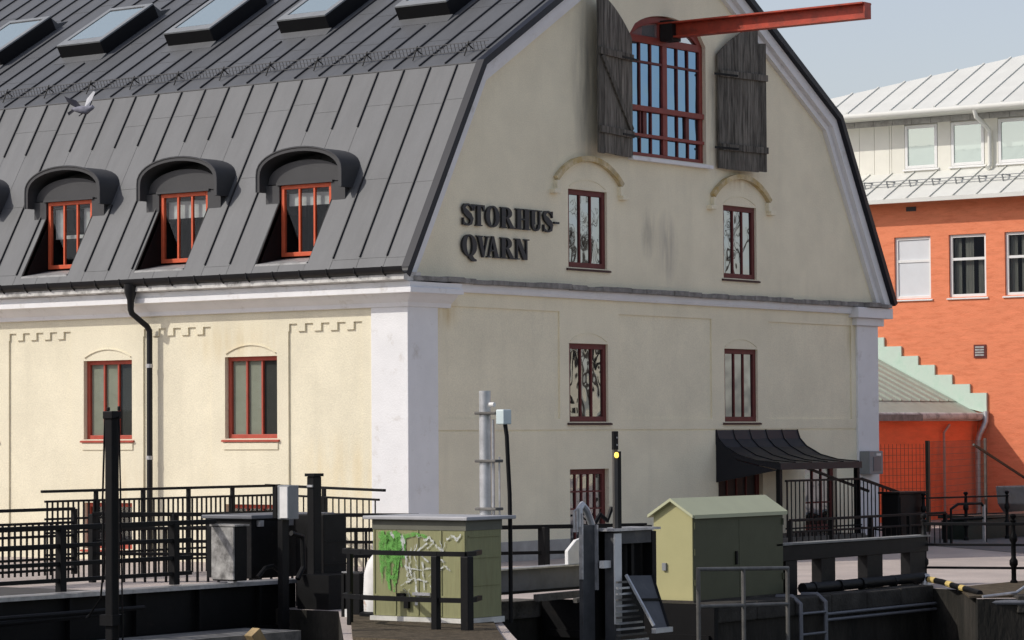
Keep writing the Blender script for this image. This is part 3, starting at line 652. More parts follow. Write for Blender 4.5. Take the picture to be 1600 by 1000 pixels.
def letters(txt, zt, h, sp):
    for ch, (a, c) in zip(txt, sp):
        x0 = 1.46+(a-140)*.0023; x1 = 1.46+(c-140)*.0023; b = MB()
        for k, poly in enumerate(glyph(ch)):
            b.prism([(x0+p[0]*(x1-x0), -.02, zt-h+p[1]*h) for p in poly], (0, -.042-.0006*(k % 9), 0))
        b.build('letter', M_letter, mill)
letters('STORHUS-', 5.985, .375, put_l)
letters('QVARN', 5.44, .375, [(145, 330), (328, 492), (462, 618), (634, 810), (818, 1000)])
# ---------------- dormers
def dormer(y):
    b = MB(); prof_o = []; prof_i = []; n_ = 18
    def pr(hw, zb, zs_, zt):
        P = [(-hw, zb)]
        for i in range(n_+1):
            t = math.pi-math.pi*i/n_; P.append((hw*math.cos(t), zs_+(zt-zs_)*math.sin(t)**.85))
        P.append((hw, zb)); return P
    po, pi_ = pr(1.0, 6.30, 6.60, 7.06), pr(.925, 6.30, 6.58, 6.99)
    x0, x1 = .28, 1.5; V = []
    for (a, z) in po: V.append((x0, y+a, z))
    for (a, z) in pi_: V.append((x0, y+a, z))
    for (a, z) in po: V.append((x1, y+a, z))
    for (a, z) in pi_: V.append((x1, y+a, z))
    m_ = len(po); fs = []
    for i in range(m_-1):
        fs += [(i, i+1, m_+i+1, m_+i), (2*m_+i, 2*m_+i+1, i+1, i), (m_+i, m_+i+1, 3*m_+i+1, 3*m_+i)]
    fs += [(0, m_, 3*m_, 2*m_), (m_-1, 3*m_-1, 4*m_-1, 2*m_-1)]
    b.add(V, fs); d = b.build('dormer', M_hood, mill, smooth=True)
    # rim roll
    b = MB(); b.tube([(x0, y+a, z) for a, z in po], .018, 6); b.build('hood_rim', M_hood, d)
    # tympanum and jambs
    tp = [(-.93, 6.44)]
    for i in range(n_+1):
        t = math.pi-math.pi*i/n_; tp.append((.90*math.cos(t), 6.49+.36*math.sin(t)))
    tp.append((.93, 6.44)); MB().prism([(.50, y+a, z) for a, z in tp], (.05, 0, 0)).build('tympanum', M_hood, d)
    MB().box(0.43, .499, y-.66, y+.66, 6.415, 6.452).build('head_flashing', M_hood, d)
    for s_ in (-1, 1):
        MB().box(.46, 1.2, y+s_*.61, y+s_*.93, 5.9, 6.42).build('jamb', M_hood, d)
        e = y+s_*DHW; X0 = E0[0]+(4.955-E0[1])*sd.x/sd.z
        MB().prism([(X0, e, 4.94), (.62, e, 4.94), (.62, e, 6.42), (E0[0]+(6.30-E0[1])*sd.x/sd.z-.02, e, 6.30)], (0, s_*.02, 0)).build('cheek', M_curb, d)
    X0 = E0[0]+(4.955-E0[1])*sd.x/sd.z
    MB().prism([(X0-.02, y-DHW+.002, 4.965), (.62, y-DHW+.002, 5.11), (.62, y-DHW+.002, 5.08), (X0-.02, y-DHW+.002, 4.93)], (0, 2*DHW-.004, 0)).build('sill_sheet', M_zinc, d)
    return d
for i, y in enumerate(DY[:5]):
    d = dormer(y)
    bl = [[(0, 1, .74, 1, M_curt)], [(0, .97, .66, .97, M_curt)], [(.0, .22, .46, 1, M_curt), (.72, 1, .5, 1, M_curt), (0, 1, .44, .5, M_curt)], [(0, 1, .8, 1, M_curt)], [(0, 1, .8, 1, M_curt)]][i]
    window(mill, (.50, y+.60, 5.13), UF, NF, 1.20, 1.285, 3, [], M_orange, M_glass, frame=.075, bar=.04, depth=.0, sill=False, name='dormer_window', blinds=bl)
# ---------------- skylights
def skylight(y):
    b = MB(); w = SKW; h = .30
    b.obox(UP(y-w, SS0, .0), (0, 2*w, 0), ud*(SS1-SS0), un*h)
    s_ = b.build('skylight', M_curb, roof)
    fr = MB(); t = .12
    fr.obox(UP(y-w, SS0, h+.002), (0, 2*w, 0), ud*.22, un*.03); fr.obox(UP(y-w, SS1-t, h+.002), (0, 2*w, 0), ud*t, un*.03)
    fr.obox(UP(y-w, SS0+.2202, h+.002), (0, t, 0), ud*(SS1-SS0-t-.2204), un*.03); fr.obox(UP(y+w-t, SS0+.2202, h+.002), (0, t, 0), ud*(SS1-SS0-t-.2204), un*.03)
    o1 = fr.build('skylight_frame', M_grey, roof)
    b = MB(); g = .03
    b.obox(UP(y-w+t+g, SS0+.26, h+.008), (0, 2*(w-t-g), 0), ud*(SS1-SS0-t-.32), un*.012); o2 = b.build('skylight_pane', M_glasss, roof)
    b = MB(); b.prism([UP(y-w-.05, SS0+.0, .05), UP(y-w-.05, SS0-.22, .012), UP(y-w-.05, SS0-.22, .004), UP(y-w-.05, SS0, .004)], (0, 2*w+.1, 0)); o3 = b.build('front_flashing', M_roof, roof)
    b = MB(); b.prism([UP(y-w, SS1, .28), UP(y-w, SS1+.12, .10), UP(y-w, SS1+.42, .012), UP(y-w, SS1, .004)], (0, 2*w, 0)); o4 = b.build('rear_flashing', M_roof, roof)
for y in SKY: skylight(y)
# ---------------- gutter and downpipe
b = MB(); V = []; fs = []; n_ = 10
gx, gz, gr = -.47, 4.79, .10
for yy in (-.33, LEN):
    for i in range(n_+1):
        t = math.pi+math.pi*i/n_; V.append((gx+gr*math.cos(t), yy, gz+gr*1.25*math.sin(t)))
    for i in range(n_+1):
        t = 2*math.pi-math.pi*i/n_; V.append((gx+(gr-.012)*math.cos(t), yy, gz+(gr-.012)*1.25*math.sin(t)))
k = 2*n_+2
for i in range(k): fs.append((i, (i+1) % k, k+(i+1) % k, k+i))
fs += [tuple(range(k)), tuple(range(2*k-1, k-1, -1))]
b.add(V, fs); gut = b.build('gutter', M_gutter, mill, smooth=True)
br = None
for i in range(34):
    y = .1+i*.62
    b = MB(); b.tube([(gx-.10, y, gz+.01), (gx-.085, y, gz-.09), (gx, y, gz-.145), (gx+.09, y, gz-.12)], .014, 5)
    if br is None: br = b.build('gutter_bracket', M_gutter, gut); y_0 = y
    else: inst(br, 'gutter_bracket', gut, (0, y-y_0, 0))
b = MB(); b.tube([(gx, 6.10, 4.70), (gx, 6.10, 4.55), (gx, 6.10, 4.42), (gx, 6.10, 4.24), (gx+.02, 6.09, 4.17), (-.16, 5.99, 3.94), (-.12, 5.965, 3.86), (-.12, 5.965, 3.7), (-.12, 5.965, -.3)], [.13, .115, .07, .058, .055, .055, .055, .055, .055], 12)
dp = b.build('downpipe', M_gutter, mill, smooth=True)
for z in (3.18, 1.5): MB().tube([(-.12, 5.965, z), (-.12, 5.965, z+.07)], .064, 12).build('pipe_clip', M_lip, dp)
# ---------------- entrance canopy, landing and steps
b = MB(); CX0, CX1, CD = 9.66, 12.77, 1.5
cp = [(0, 1.98), (.06, 1.80), (.22, 1.64), (.55, 1.47), (.95, 1.37), (1.45, 1.33), (1.5, 1.33), (1.5, 1.20), (1.42, 1.20), (.95, 1.30), (.5, 1.40), (.18, 1.56), (.0, 1.70)]
b.prism([(CX0, -a, z) for a, z in cp], (CX1-CX0, 0, 0)); can = b.build('entrance_canopy', M_verge, mill)
for i in range(6):
    x = CX0+.03+i*(CX1-CX0-.06)/5; b = MB()
    for j in range(5): b.bar((x, -cp[j][0], cp[j][1]+.005), (x, -cp[j+1][0], cp[j+1][1]+.005), .025, .02, (1, 0, 0))
    b.build('canopy_seam', M_gutter, can)
b = MB(); b.prism([(CX0+.01, 0, 1.7), (CX0+.01, -.5, 1.38), (CX0+.01, -1.4, 1.19), (CX0+.01, 0, .95)], (.03, 0, 0)); b.build('side_panel', M_verge, can)
for x in (CX0+.06, CX1-.08): MB().box(x, x+.09, -1.44, -1.35, -.35, 1.20).build('canopy_post', M_iron, can)
b = MB(); b.box(9.0, 12.9, -1.5, -.004, GZ, -.12); b.build('landing', M_stone, mill, bevel=.01)
for i in range(3): MB().box(12.901+i*.3, 13.2+i*.3, -1.45, -.06, GZ, -.12-.07*(i+1)+.02).build('step', M_stone, mill)
rl = MB(); rl.bar((9.9, -1.46, .98), (12.8, -1.46, .98), .04, .04); rl.bar((12.8, -1.46, .98), (15.2, -1.46, .50), .05, .05)
rl.bar((9.9, -1.46, .05), (12.8, -1.46, .05), .03, .03); rl.bar((12.8, -1.46, 0), (15.2, -1.46, -.25), .03, .03)
stair = rl.build('stair_railing', M_iron, mill)
pk = None
for i in range(34):
    x = 9.95+i*.155; zt = .98 if x < 12.8 else .98-(x-12.8)*.2; zb = -.12 if x < 12.8 else -.15-(x-12.8)*.1
    MB().box(x-.009-(.012 if i % 6 == 0 else 0), x+.009+(.012 if i % 6 == 0 else 0), -1.469, -1.451, zb, zt).build('baluster', M_iron, stair)
b = MB(); b.bar((10.8, -1.40, 1.22), (13.2, -1.40, .72), .04, .05); b.build('sloping_handrail', M_iron, stair)

# ------------------------------------------------------------------ things beside the mill gable
eb = thing('meter_box', (15.45, -.06, 1.0), 'small grey meter box mounted on the far white pilaster', 'box')
box('case', M_grey, eb, 15.16, 15.72, -.30, -.055, 1.03, 1.52, bevel=.015); box('hatch', M_plate, eb, 15.30, 15.62, -.315, -.301, 1.1, 1.4); box('label_plate', M_wpaintc, eb, 15.42, 15.60, -.318, -.302, 1.42, 1.47)
eb = thing('black_cabinet', (14.1, -1.2, GZ), 'matt black utility cabinet at the foot of the entrance steps', 'cabinet')
box('case', M_iron, eb, 13.45, 14.55, -1.95, -1.55, GZ, .66, bevel=.015); box('lid', M_ironw, eb, 13.4, 14.6, -2.0, -1.5, .661, .70); box('door', M_ironw, eb, 13.5, 14.5, -1.965, -1.951, GZ+.1, .6)
# low picket railing along the street in front of the gable
def railing(name, label, p, q, zs_, post_n, pick, zb, zt, group=None, posth=None, rw=.045, pw=.018, postw=.07, knob=False, m=M_iron, ends=True, ext=0.):
    p, q = Vector(p), Vector(q); d = q-p
    t = thing(name, (p.x, p.y, min(p.z, q.z)+zb), label, 'railing', group)
    for i, z in enumerate(zs_):
        MB().bar(p+Vector((0, 0, z))-d.normalized()*ext*(1 if i == 0 else .4), q+Vector((0, 0, z))+d.normalized()*ext*(1 if i == 0 else .4), rw*(1.35 if i == 0 else 1), rw*(1.0 if i == 0 else .8)).build('handrail' if i == 0 else 'rail', m, t, bevel=.006)
    if pick:
        k = int(d.length/pick); s0 = None
        for i in range(k+1):
            c = p+d*(i/k)
            if s0 is None: s0 = MB().box(c.x-pw/2, c.x+pw/2, c.y-pw/2, c.y+pw/2, c.z+zb, c.z+zt).build('picket', m, t); c0 = c.copy()
            else: inst(s0, 'picket', t, c-c0)
    for i in range(post_n):
        c = p+d*(i/(post_n-1))
        if not ends and i in (0, post_n-1): continue
        if knob:
            h = posth; MB().lathe((c.x, c.y, c.z+zb), [(.055, 0), (.055, .06), (.036, .08), (.036, .26), (.062, .30), (.062, .36), (.036, .40), (.036, .62), (.06, .66), (.06, .72), (.036, .76), (.03, h-.13), (.05, h-.10), (.02, h-.08), (.045, h-.05), (.05, h-.025), (.03, h)], 12).build('post', m, t, smooth=True)
        else:
            MB().box(c.x-postw/2, c.x+postw/2, c.y-postw/2, c.y+postw/2, c.z+zb, c.z+(posth or zs_[0])).build('post', m, t, bevel=.006)
    return t
railing('street_railing', 'low black railing with grey top bar before the entrance steps', (8.2, -2.6, 0), (14.2, -2.6, 0), [.27, .05], 5, .22, GZ, .05, rw=.05, m=M_ironw)
railing('iron_railing', 'black iron railing with ball knobs at the far corner of the mill', (14.3, -2.05, 0), (16.9, -2.6, 0), [.56, .2], 3, 0, GZ, 0, knob=True, posth=1.02, rw=.035)
# parked bicycle-stand like frame
bk = thing('cycle_stand', (13.7, -2.6, GZ), 'dark tubular stand leaning between the black cabinet and knobbed post', 'cycle stand')
MB().tube([(13.9, -2.9, GZ), (13.9, -2.9, .35), (14.1, -2.95, .45), (14.9, -3.05, .45), (15.05, -3.07, .35), (15.05, -3.07, GZ)], .03, 8).build('hoop', M_iron, bk, smooth=True)
MB().tube([(13.9, -2.9, .15), (15.05, -3.07, .15)], .025, 8).build('crossbar', M_iron, bk); MB().box(14.95, 15.0, -3.1, -3.05, GZ, .42).build('upright', M_lip, bk)
# mesh fence before the red wing
mf = thing('mesh_fence', (20, 1.0, GZ), 'thin wire mesh fence with tall post before the red wing', 'fence')
MB().box(19.96, 20.04, .96, 1.04, GZ, 1.72).build('post', M_dgreen, mf); MB().box(27.5, 27.56, 3.5, 3.56, GZ, 1.75).build('post', M_tub, mf)
b = MB(); p, q = Vector((16.3, 1.3, 0)), Vector((20, 1.0, 0))
def mesh(b, p, q, z0, z1, st):
    k = int((q-p).length/st)
    for i in range(k+1): c = p+(q-p)*(i/k); b.bar(c+Vector((0, 0, z0)), c+Vector((0, 0, z1)), .006, .006)
    z = z0
    while z <= z1+.001: b.bar(p+Vector((0, 0, z)), q+Vector((0, 0, z)), .006, .006); z += .15
mesh(b, p, q, GZ+.1, 1.65, .15); mesh(b, q, Vector((27.5, 3.5, 0)), GZ+.1, 1.7, .15)
o = b.build('wire_mesh', M_dgreen, mf); o['kind'] = 'stuff'
MB().bar((26.3, 3.2, 1.6), (29.5, 2.9, .4), .05, .05).build('brace', M_dgreen, mf)
# planter trough and skip
tr = thing('planter_trough', (17, -1.2, GZ), 'long dark green trough standing on the street by the mesh fence', 'planter')
MB().prism([(15.9, -2.2, GZ), (15.8, -2.25, .06), (19.4, -2.35, .10), (19.3, -2.3, GZ)], (.15, .7, 0)).build('side', M_dgreen, tr); MB().box(15.8, 19.6, -2.4, -1.55, .101, .16).build('rim', M_dgreen, tr)
sk = thing('rubbish_skip', (29, 2.5, GZ), 'blue grey steel skip with sloping end beside the orange wall', 'skip')
MB().prism([(27.6, 3.3, .55), (30.6, 3.3, .55), (30.2, 3.3, GZ), (28.3, 3.3, GZ), (27.7, 3.3, .1)], (0, -1.5, 0)).build('tub', M_skip, sk, bevel=.03)
MB().bar((27.55, 1.78, .57), (30.65, 1.78, .57), .08, .06).build('rim', M_plate, sk); 
for x in (28.4, 29.2, 30.0): MB().box(x, x+.07, 1.74, 1.799, GZ+.05, .53).build('rib', M_skip, sk)

# ------------------------------------------------------------------ orange building
ob_ = thing('orange_building', (31, 2, GZ), 'bright orange brick building with pale metal attic storey behind the mill', 'building')
OY0, OY1 = -9., 13.
WO = [7.49-1.66*i for i in range(9)]; WO = [8.05-.555+1.66]+WO
us = [OY0, OY1]; zs = [-.5, 8.12, 5.5, 7.17, 7.9]
for y in WO: us += [y-.555, y+.555]
cells(us, zs, lambda y, z: None if (5.5 < z < 7.17 and any(abs(y-w) < .555 for w in WO)) else 0., lambda y, z, d: (31+d, y, z), .25).build('brick_wall', M_or, ob_)
for i, y in enumerate(WO):
    white = (i == 1)
    w = window(ob_, (31, y+.555, 5.5), UF, NF, 1.11, 1.67, 1, [.62], M_wframe, M_glasso if not white else M_wblind, frame=.08, bar=.07, depth=.06, sill=True, room=not white, blinds=None if white else [(0, .22, 0, 1, M_curt2), (.34, .6, 0, 1, M_curt2), (.74, .9, 0, .6, M_curt2)])
MB().box(30.985, 31.02, 7.36, 7.66, 7.86, 7.98).build('air_slot', M_seam, ob_); MB().box(30.985, 31.02, 3.4, 3.7, 7.86, 7.98).build('air_slot', M_seam, ob_)
v = MB().box(30.97, 31.0, 5.30, 5.66, 3.87, 4.22).build('wall_vent', M_dred, ob_)
for k in range(4): MB().box(30.955, 30.969, 5.35, 5.61, 3.92+k*.07, 3.965+k*.07).build('louvre', M_zinc, v)
b = MB(); b.box(30.9, 31.02, OY0, OY1, 8.121, 8.2); b.build('eaves_board', M_pale, ob_)
sk0, sk1 = Vector((30.55, 0, 8.16)), Vector((32.3, 0, 9.02)); skd = sk1-sk0
skirt = MB().prism([(30.55, OY0, 8.10), (30.55, OY0, 8.15), (32.3, OY0, 9.0), (32.3, OY0, 8.10)], (0, OY1-OY0, 0)).build('skirt_roof', M_pale, ob_)
y = OY1
while y > 0:
    b = MB(); a, c = y-.695, y; nn = Vector((-skd.z, 0, skd.x)).normalized()
    b.obox(sk0+Vector((0, a, .003)), (0, .69, 0), skd, nn*.006); b.obox(sk0+Vector((0, a, .01)), (0, .025, 0), skd, nn*.035); b.build('sheet_panel', M_pale, skirt)
    m0 = sk0+skd*.45+Vector((0, a+.3, 0)); b = MB(); b.bar(m0, m0+nn*.2, .03, .03); b.bar(m0+nn*.2, m0+skd*.22, .03, .03); b.build('snow_hook', M_grey, skirt); y -= .7
for hh in (.1, .18): 
    nn = Vector((-skd.z, 0, skd.x)).normalized(); MB().bar(sk0+skd*.47+nn*hh+Vector((0, 0, 0)), sk0+skd*.47+nn*hh+Vector((0, OY1, 0)), .02, .02).build('snow_rail', M_grey, skirt)
MB().box(30.43, 30.55, OY0, OY1, 8.06, 8.17).build('lower_gutter', M_pale, ob_)
# attic storey
AW = [7.91+1.43]+[7.91-1.43*i for i in range(10)]
att = MB().box(32.36, 34, OY0, OY1, 8.5, 10.6).build('attic_wall', M_panel, ob_)
ed = sorted(set([OY0, OY1]+[w+s_*.51 for w in AW for s_ in (-1, 1)]+[8.9]))
for i in range(len(ed)-1):
    a, c = ed[i]+.006, ed[i+1]-.006; mid = (a+c)/2
    iswin = any(abs(mid-w) < .5 for w in AW if w != AW[0])
    if c-a < .02: continue
    parts = [(8.9, 9.11)] if iswin else [(8.9, 10.36)]
    if not iswin and c-a > .8: segs = [(a, (a+c)/2-.006), ((a+c)/2+.006, c)]
    else: segs = [(a, c)]
    for (p_, q_) in segs:
        b = MB()
        for z0, z1 in parts: b.box(32.30, 32.358, p_, q_, z0, z1)
        b.build('cladding_panel', M_panel, att)
k = 0; y = OY1
while y > 0: MB().box(32.31, 32.358, y-.59, y, 10.361, 10.52).build('frieze_panel', M_zinc if k % 1 == 0 else M_panel, att); y -= .6; k += 1
for w in AW[1:]: window(ob_, (32.29, w+.50, 9.13), UF, NF, 1.0, 1.19, 1, [], M_wframe, M_wpane, frame=.085, depth=.0, room=False, sill=True, name='attic_window')
K = .5; RPt = lambda x, y: (x, y, 10.70+(x-31.7)*K)
hip = lambda y: 33.0+(11.0-y)*.417
b = MB(); b.add([RPt(31.7, OY0), RPt(31.7, 12.6), RPt(hip(12.6), 12.6), RPt(hip(OY0), OY0)], [(3, 2, 1, 0)])
b.add([RPt(hip(12.6), 12.6), RPt(hip(OY0), OY0), (hip(OY0)+9, OY0, 10), (hip(12.6)+9, 12.6, 10)], [(0, 1, 2, 3)])
b.add([RPt(31.7, 12.6), RPt(hip(12.6), 12.6), (hip(12.6), 12.6, 10.4), (31.7, 12.6, 10.4)], [(0, 1, 2, 3)]); ur = b.build('upper_roof', M_pale, ob_)
y = 12.6
while y > 0:
    b = MB(); a = y-.675; xa, xc_ = hip(a), hip(y); e = .008
    b.add([(31.7, a, 10.70+e), (31.7, y-.005, 10.70+e), (xc_, y-.005, RPt(xc_, 0)[2]+e), (xa, a, RPt(xa, 0)[2]+e)], [(3, 2, 1, 0)])
    b.bar((31.7, a, 10.70+e+.02), (xa, a, RPt(xa, 0)[2]+e+.02), .03, .05, (0, 1, 0)); b.build('sheet_panel', M_pale, ur); y -= .68
MB().box(31.62, 32.4, OY0, 12.6, 10.53, 10.69).build('eaves_box', M_pale, ob_); MB().tube([(31.55, OY0, 10.60), (31.55, 12.6, 10.60)], .09, 10).build('gutter', M_pale, ob_, smooth=True)
MB().tube([(31.55, 5.86, 10.55), (31.6, 5.84, 10.35), (32.1, 5.78, 10.1), (32.2, 5.76, 10.0), (32.2, 5.76, 9.08), (32.05, 5.74, 9.0)], .06, 10).build('downpipe', M_pale, ob_, smooth=True)
# low red wing
wg = thing('red_wing', (28, 6, GZ), 'low red brick wing with verdigris roof and stepped flashing', 'annexe')
WYq = 5.6
MB().box(18.5, 30.99, WYq, 12, -.5, 2.25).build('wing_wall', M_or2, wg)
MB().box(18.4, 30.98, WYq-.03, WYq-.002, 2.10, 2.25).build('frieze', M_or2, wg)
ws = (4.0-2.45)/(8.62-5.5); wr = Vector((0, 1, ws)).normalized(); wnn = Vector((0, -ws, 1)).normalized()
rf = MB().prism([(30.98, WYq-.15, 2.36), (30.98, 12, 2.36+6.55*ws), (30.98, 12, 2.2), (30.98, WYq-.15, 2.30)], (-12.6, 0, 0)).build('wing_roof', M_verdr, wg)
x = 30.9
while x > 23:
    b = MB(); b.obox((x-.47, WYq+.55, 2.37+.7*ws), (.46, 0, 0), wr*6.5, wnn*.01); b.obox((x-.49, WYq+.55, 2.37+.7*ws), (.035, 0, 0), wr*6.5, wnn*.055); b.build('sheet_panel', M_verdr, rf); x -= .5
MB().tube([(18.4, WYq-.2, 2.32), (30.9, WYq-.2, 2.32)], .10, 10).build('wing_gutter', M_whitedirty, wg, smooth=True); MB().box(18.4, 30.97, WYq-.12, WYq-.035, 2.20, 2.30).build('eaves_strip', M_pale, wg)
st = [(8.89, 4.74), (8.36, 4.48), (7.83, 4.23), (7.32, 3.96), (6.82, 3.71), (6.3, 3.44), (5.77, 3.18), (5.28, 2.94)]
for i in range(len(st)-1):
    ya, yb, zt = st[i][0], st[i+1][0], st[i+1][1]
    zr = lambda yy: 2.36+(yy-WYq+.15)*ws
    MB().prism([(30.93, ya, zr(ya)), (30.93, yb, zr(yb)-.05 if yb > 5.5 else 2.40), (30.93, yb, zt), (30.93, ya, zt)], (.065, 0, 0)).build('step_flashing', M_verd, wg)
b = MB(); b.tube([(30.9, 5.28, 2.45), (30.88, 5.28, 2.2), (30.80, 5.3, 2.05), (30.75, 5.40, 1.85), (30.75, 5.45, 1.7), (30.75, 5.45, GZ)], .075, 10); b.build('downpipe', M_galv, wg, smooth=True)
MB().tube([(29.3, 5.5, 2.1), (29.0, 5.5, 1.9), (29.0, 5.5, GZ)], .035, 8).build('thin_pipe', mat('pinkish_pipe', (.5, .3, .25), .6), wg)
MB().box(24, 27.5, WYq-.32, WYq-.08, 2.20, 2.36).build('leaf_litter', M_ledge, wg)

# ------------------------------------------------------------------ road bridge and railings (left)
br_ = thing('road_bridge', (-14, -6, GZ), 'black steel canal bridge with deep plate girder at lower left', 'bridge')
MB().box(-30, -10.0, -6.12, -6.02, -.55, -.02).build('girder_web', M_iron, br_); MB().box(-30, -10.0, -6.25, -5.9, -.02+.001, .03).build('girder_flange', M_lip, br_)
MB().box(-30, -9.6, -6.27, -5.9, -.60, -.551).build('lower_flange', M_iron, br_); MB().box(-30, -10.3, -5.89, .9, -.45, -.20).build('deck', M_deck, br_); MB().box(-30, -9.8, .95, 1.05, -.55, 0).build('far_girder', M_iron, br_)
for i in range(9): MB().box(-20+i*1.15, -19.96+i*1.15, -6.20, -6.121, -.55, -.021).build('stiffener', M_iron, br_)
MB().tube([(-20, -6.7, -.30), (-14.2, -6.6, -.22)], .035, 8).build('service_pipe', M_ironw, br_); MB().tube([(-20, -6.75, -.19), (-13.4, -6.62, -.17)], .028, 8).build('service_pipe', M_ironw, br_)
railing('bridge_railing', 'near black four-bar railing on top of the bridge girder', (-20.2, -6.0, 0), (-12.2, -6.0, 0), [.82, .60, .38, .18], 5, 0, .04, .56, rw=.062, postw=.10, ext=.75)
railing('bridge_railing', 'middle black picket railing on the far side of the bridge', (-24, 1.1, 0), (-6.9, 1.1, 0), [.81, .60, .40, .22, .05, -.12], 10, .125, -.2, .60, rw=.05, postw=.075, pw=.026)
railing('landing_railing', 'farthest and highest black railing, close to the sunlit facade', (-6.4, 2.2, 0), (-.95, 2.2, 0), [1.06, .90, .62, .40, .05, -.12], 6, .115, GZ, .90, rw=.045, postw=.06, pw=.024, ends=False, ext=.12)
railing('landing_railing', 'short black railing returning towards the white corner pilaster', (-.95, 2.2, .0), (-1.5, -.5, -.05), [1.06, .90, .05], 3, .16, GZ, .90, rw=.045, postw=.06, ends=False, ext=.25)
railing('approach_railing', 'black picket railing behind the black machinery boxes left of corner', (-6.5, 1.1, 0), (-3.6, -3.1, -.05), [.72, .5, .3, .1], 5, .16, GZ, .5, rw=.06, postw=.09, pw=.03)
# tall post with cables
tp_ = thing('barrier_post', (-15.3, -8.3, -2.5), 'tall black capped post with cables rising in front of the bridge', 'post')
px_, py_ = -15.77, -8.40
b = MB(); b.box(px_-.060, px_+.060, py_-.060, py_+.060, -2.5, 2.18); b.build('shaft', M_iron, tp_, bevel=.02)
b = MB(); b.box(px_-.075, px_+.075, py_-.075, py_+.075, 2.12, 2.21); b.box(px_-.075, px_-.045, py_-.02, py_+.01, 2.211, 2.255); b.box(px_+.04, px_+.07, py_-.07, py_-.04, 2.211, 2.265); b.box(px_-.02, px_+.01, py_+.04, py_+.07, 2.211, 2.255); b.build('cap', M_iron, tp_, bevel=.01)
MB().tube([(px_-.02, py_+.09, 2.15), (px_-.05, py_+.10, 1.2), (px_-.03, py_+.10, .5), (px_, py_+.18, .1), (px_+.1, py_+.45, -.1), (px_+.3, py_+.7, -.15)], .012, 6).build('cable', M_iron, tp_)
MB().tube([(px_+.02, py_-.09, 2.15), (px_+.04, py_-.10, 1.0), (px_+.06, py_-.14, -2.4)], .010, 6).build('cable', M_iron, tp_)
for z in (-.2, -.8): MB().box(px_-.10, px_+.10, py_-.10, py_+.10, z, z+.12).build('collar', M_iron, tp_)
# machinery boxes
mb = thing('machinery_box', (-10.2, -5.6, .03), 'large black machinery housing with grey lid on the bridge end', 'machine housing')
box('housing', M_ironw, mb, -10.40, -8.8, -5.7, -4.9, .031, .80, bevel=.01); box('lid', M_plate, mb, -10.45, -8.75, -5.75, -4.85, .82, .87, bevel=.01); box('lid_rim', M_ironw, mb, -10.41, -8.79, -5.71, -4.89, .8, .819)
for x in (-10.3, -9.7, -9.1): MB().box(x, x+.08, -5.76, -5.701, .72, .80).build('latch', M_lip, mb)
MB().tube([(-10.5, -5.9, .06), (-10.35, -5.9, .18), (-10.2, -5.9, .20), (-10.0, -5.9, .08)], .03, 8).build('hose', M_ironw, mb)
sb = thing('switch_box', (-11.6, -6.2, .03), 'scratched silver switch box standing on the girder edge', 'switch box')
box('case', M_iron, sb, -11.45, -11.22, -6.36, -5.96, .06, .76, bevel=.012); box('front_plate', M_silver, sb, -11.475, -11.451, -6.35, -5.97, .08, .75); box('lid', M_silver, sb, -11.48, -11.20, -6.38, -5.94, .761, .785); box('foot', M_lip, sb, -11.42, -11.35, -6.3, -6.2, .032, .06)
cb = thing('control_post', (-10.7, -6.6, -2.5), 'black post carrying a small pale grey control box', 'control post')
MB().box(-10.900, -10.770, -6.68, -6.60, -2.5, .83).build('post', M_iron, cb); box('control_box', M_grey, cb, -10.910, -10.710, -6.80, -6.60, .84, 1.28, bevel=.012); box('box_door', M_wpaintc, cb, -10.930, -10.911, -6.79, -6.66, .86, 1.26); box('back_plate', M_iron, cb, -10.920, -10.730, -6.599, -6.53, .86, 1.26)
MB().tube([(-10.52, -6.5, .65), (-10.3, -6.5, .6), (-10.28, -6.5, .2), (-10.4, -6.5, .05)], .035, 8).build('handle_loop', M_ironw, cb, smooth=True)
lp = thing('lock_post', (-9.9, -6.4, -2.5), 'tall square black gate post with flat cap beside the control box', 'post')
box('shaft', M_iron, lp, -10.02, -9.86, -6.46, -6.34, -2.5, 1.38, bevel=.01); box('cap', M_iron, lp, -10.04, -9.84, -6.48, -6.32, 1.381, 1.42); box('tag_plate', M_lip, lp, -10.045, -10.021, -6.45, -6.36, 1.24, 1.27)
pl = thing('steel_housing', (-9.6, -6.3, -2.5), 'broad black steel housing plate behind the tall gate post', 'machine housing')
box('plate', M_ironw, pl, -9.75, -9.28, -6.4, -5.9, -2.5, .87, bevel=.01); box('lower_plate', M_iron, pl, -10.3, -9.1, -6.95, -6.41, -2.5, .10)
for z in (.2, .5): MB().box(-9.74, -9.29, -6.412, -6.401, z, z+.02).build('seam', M_iron, pl)
l2 = thing('fender_post', (-10.0, -7.4, -2.5), 'short black fender post with white stripe left of curved rail', 'post')
box('post', M_iron, l2, -11.30, -11.10, -8.30, -8.02, -2.5, .20, bevel=.01); box('edge_strip', M_ironw, l2, -11.32, -11.301, -8.06, -8.02, -.55, .19); box('top_plate', M_lip, l2, -11.30, -11.2, -8.14, -8.01, .201, .215); box('white_stripe', M_wpaintc, l2, -11.325, -11.302, -8.13, -8.08, -.8, -.25)
tb = thing('timber_fender', (-12, -7, -1.2), 'slanting pale timber baulk below the bridge girder', 'timber')
MB().bar((-12.3, -7.4, -.5), (-11.75, -7.5, -1.3), .16, .16).build('baulk', M_timber, tb, bevel=.01)
# bridge abutment below the girder
MBp = MB().box(-14.8, -11.2, -7.25, -6.3, -4, -.55).build('bridge_pier', mat('grey_pier_concrete', (.24, .23, .21), .9, var=.3, vscale=3, dirt=(.08, .075, .07), dirtscale=4, dirtcut=(.5, .75))); tag(MBp, 'grey concrete bridge pier glimpsed below the black girder', 'pier')

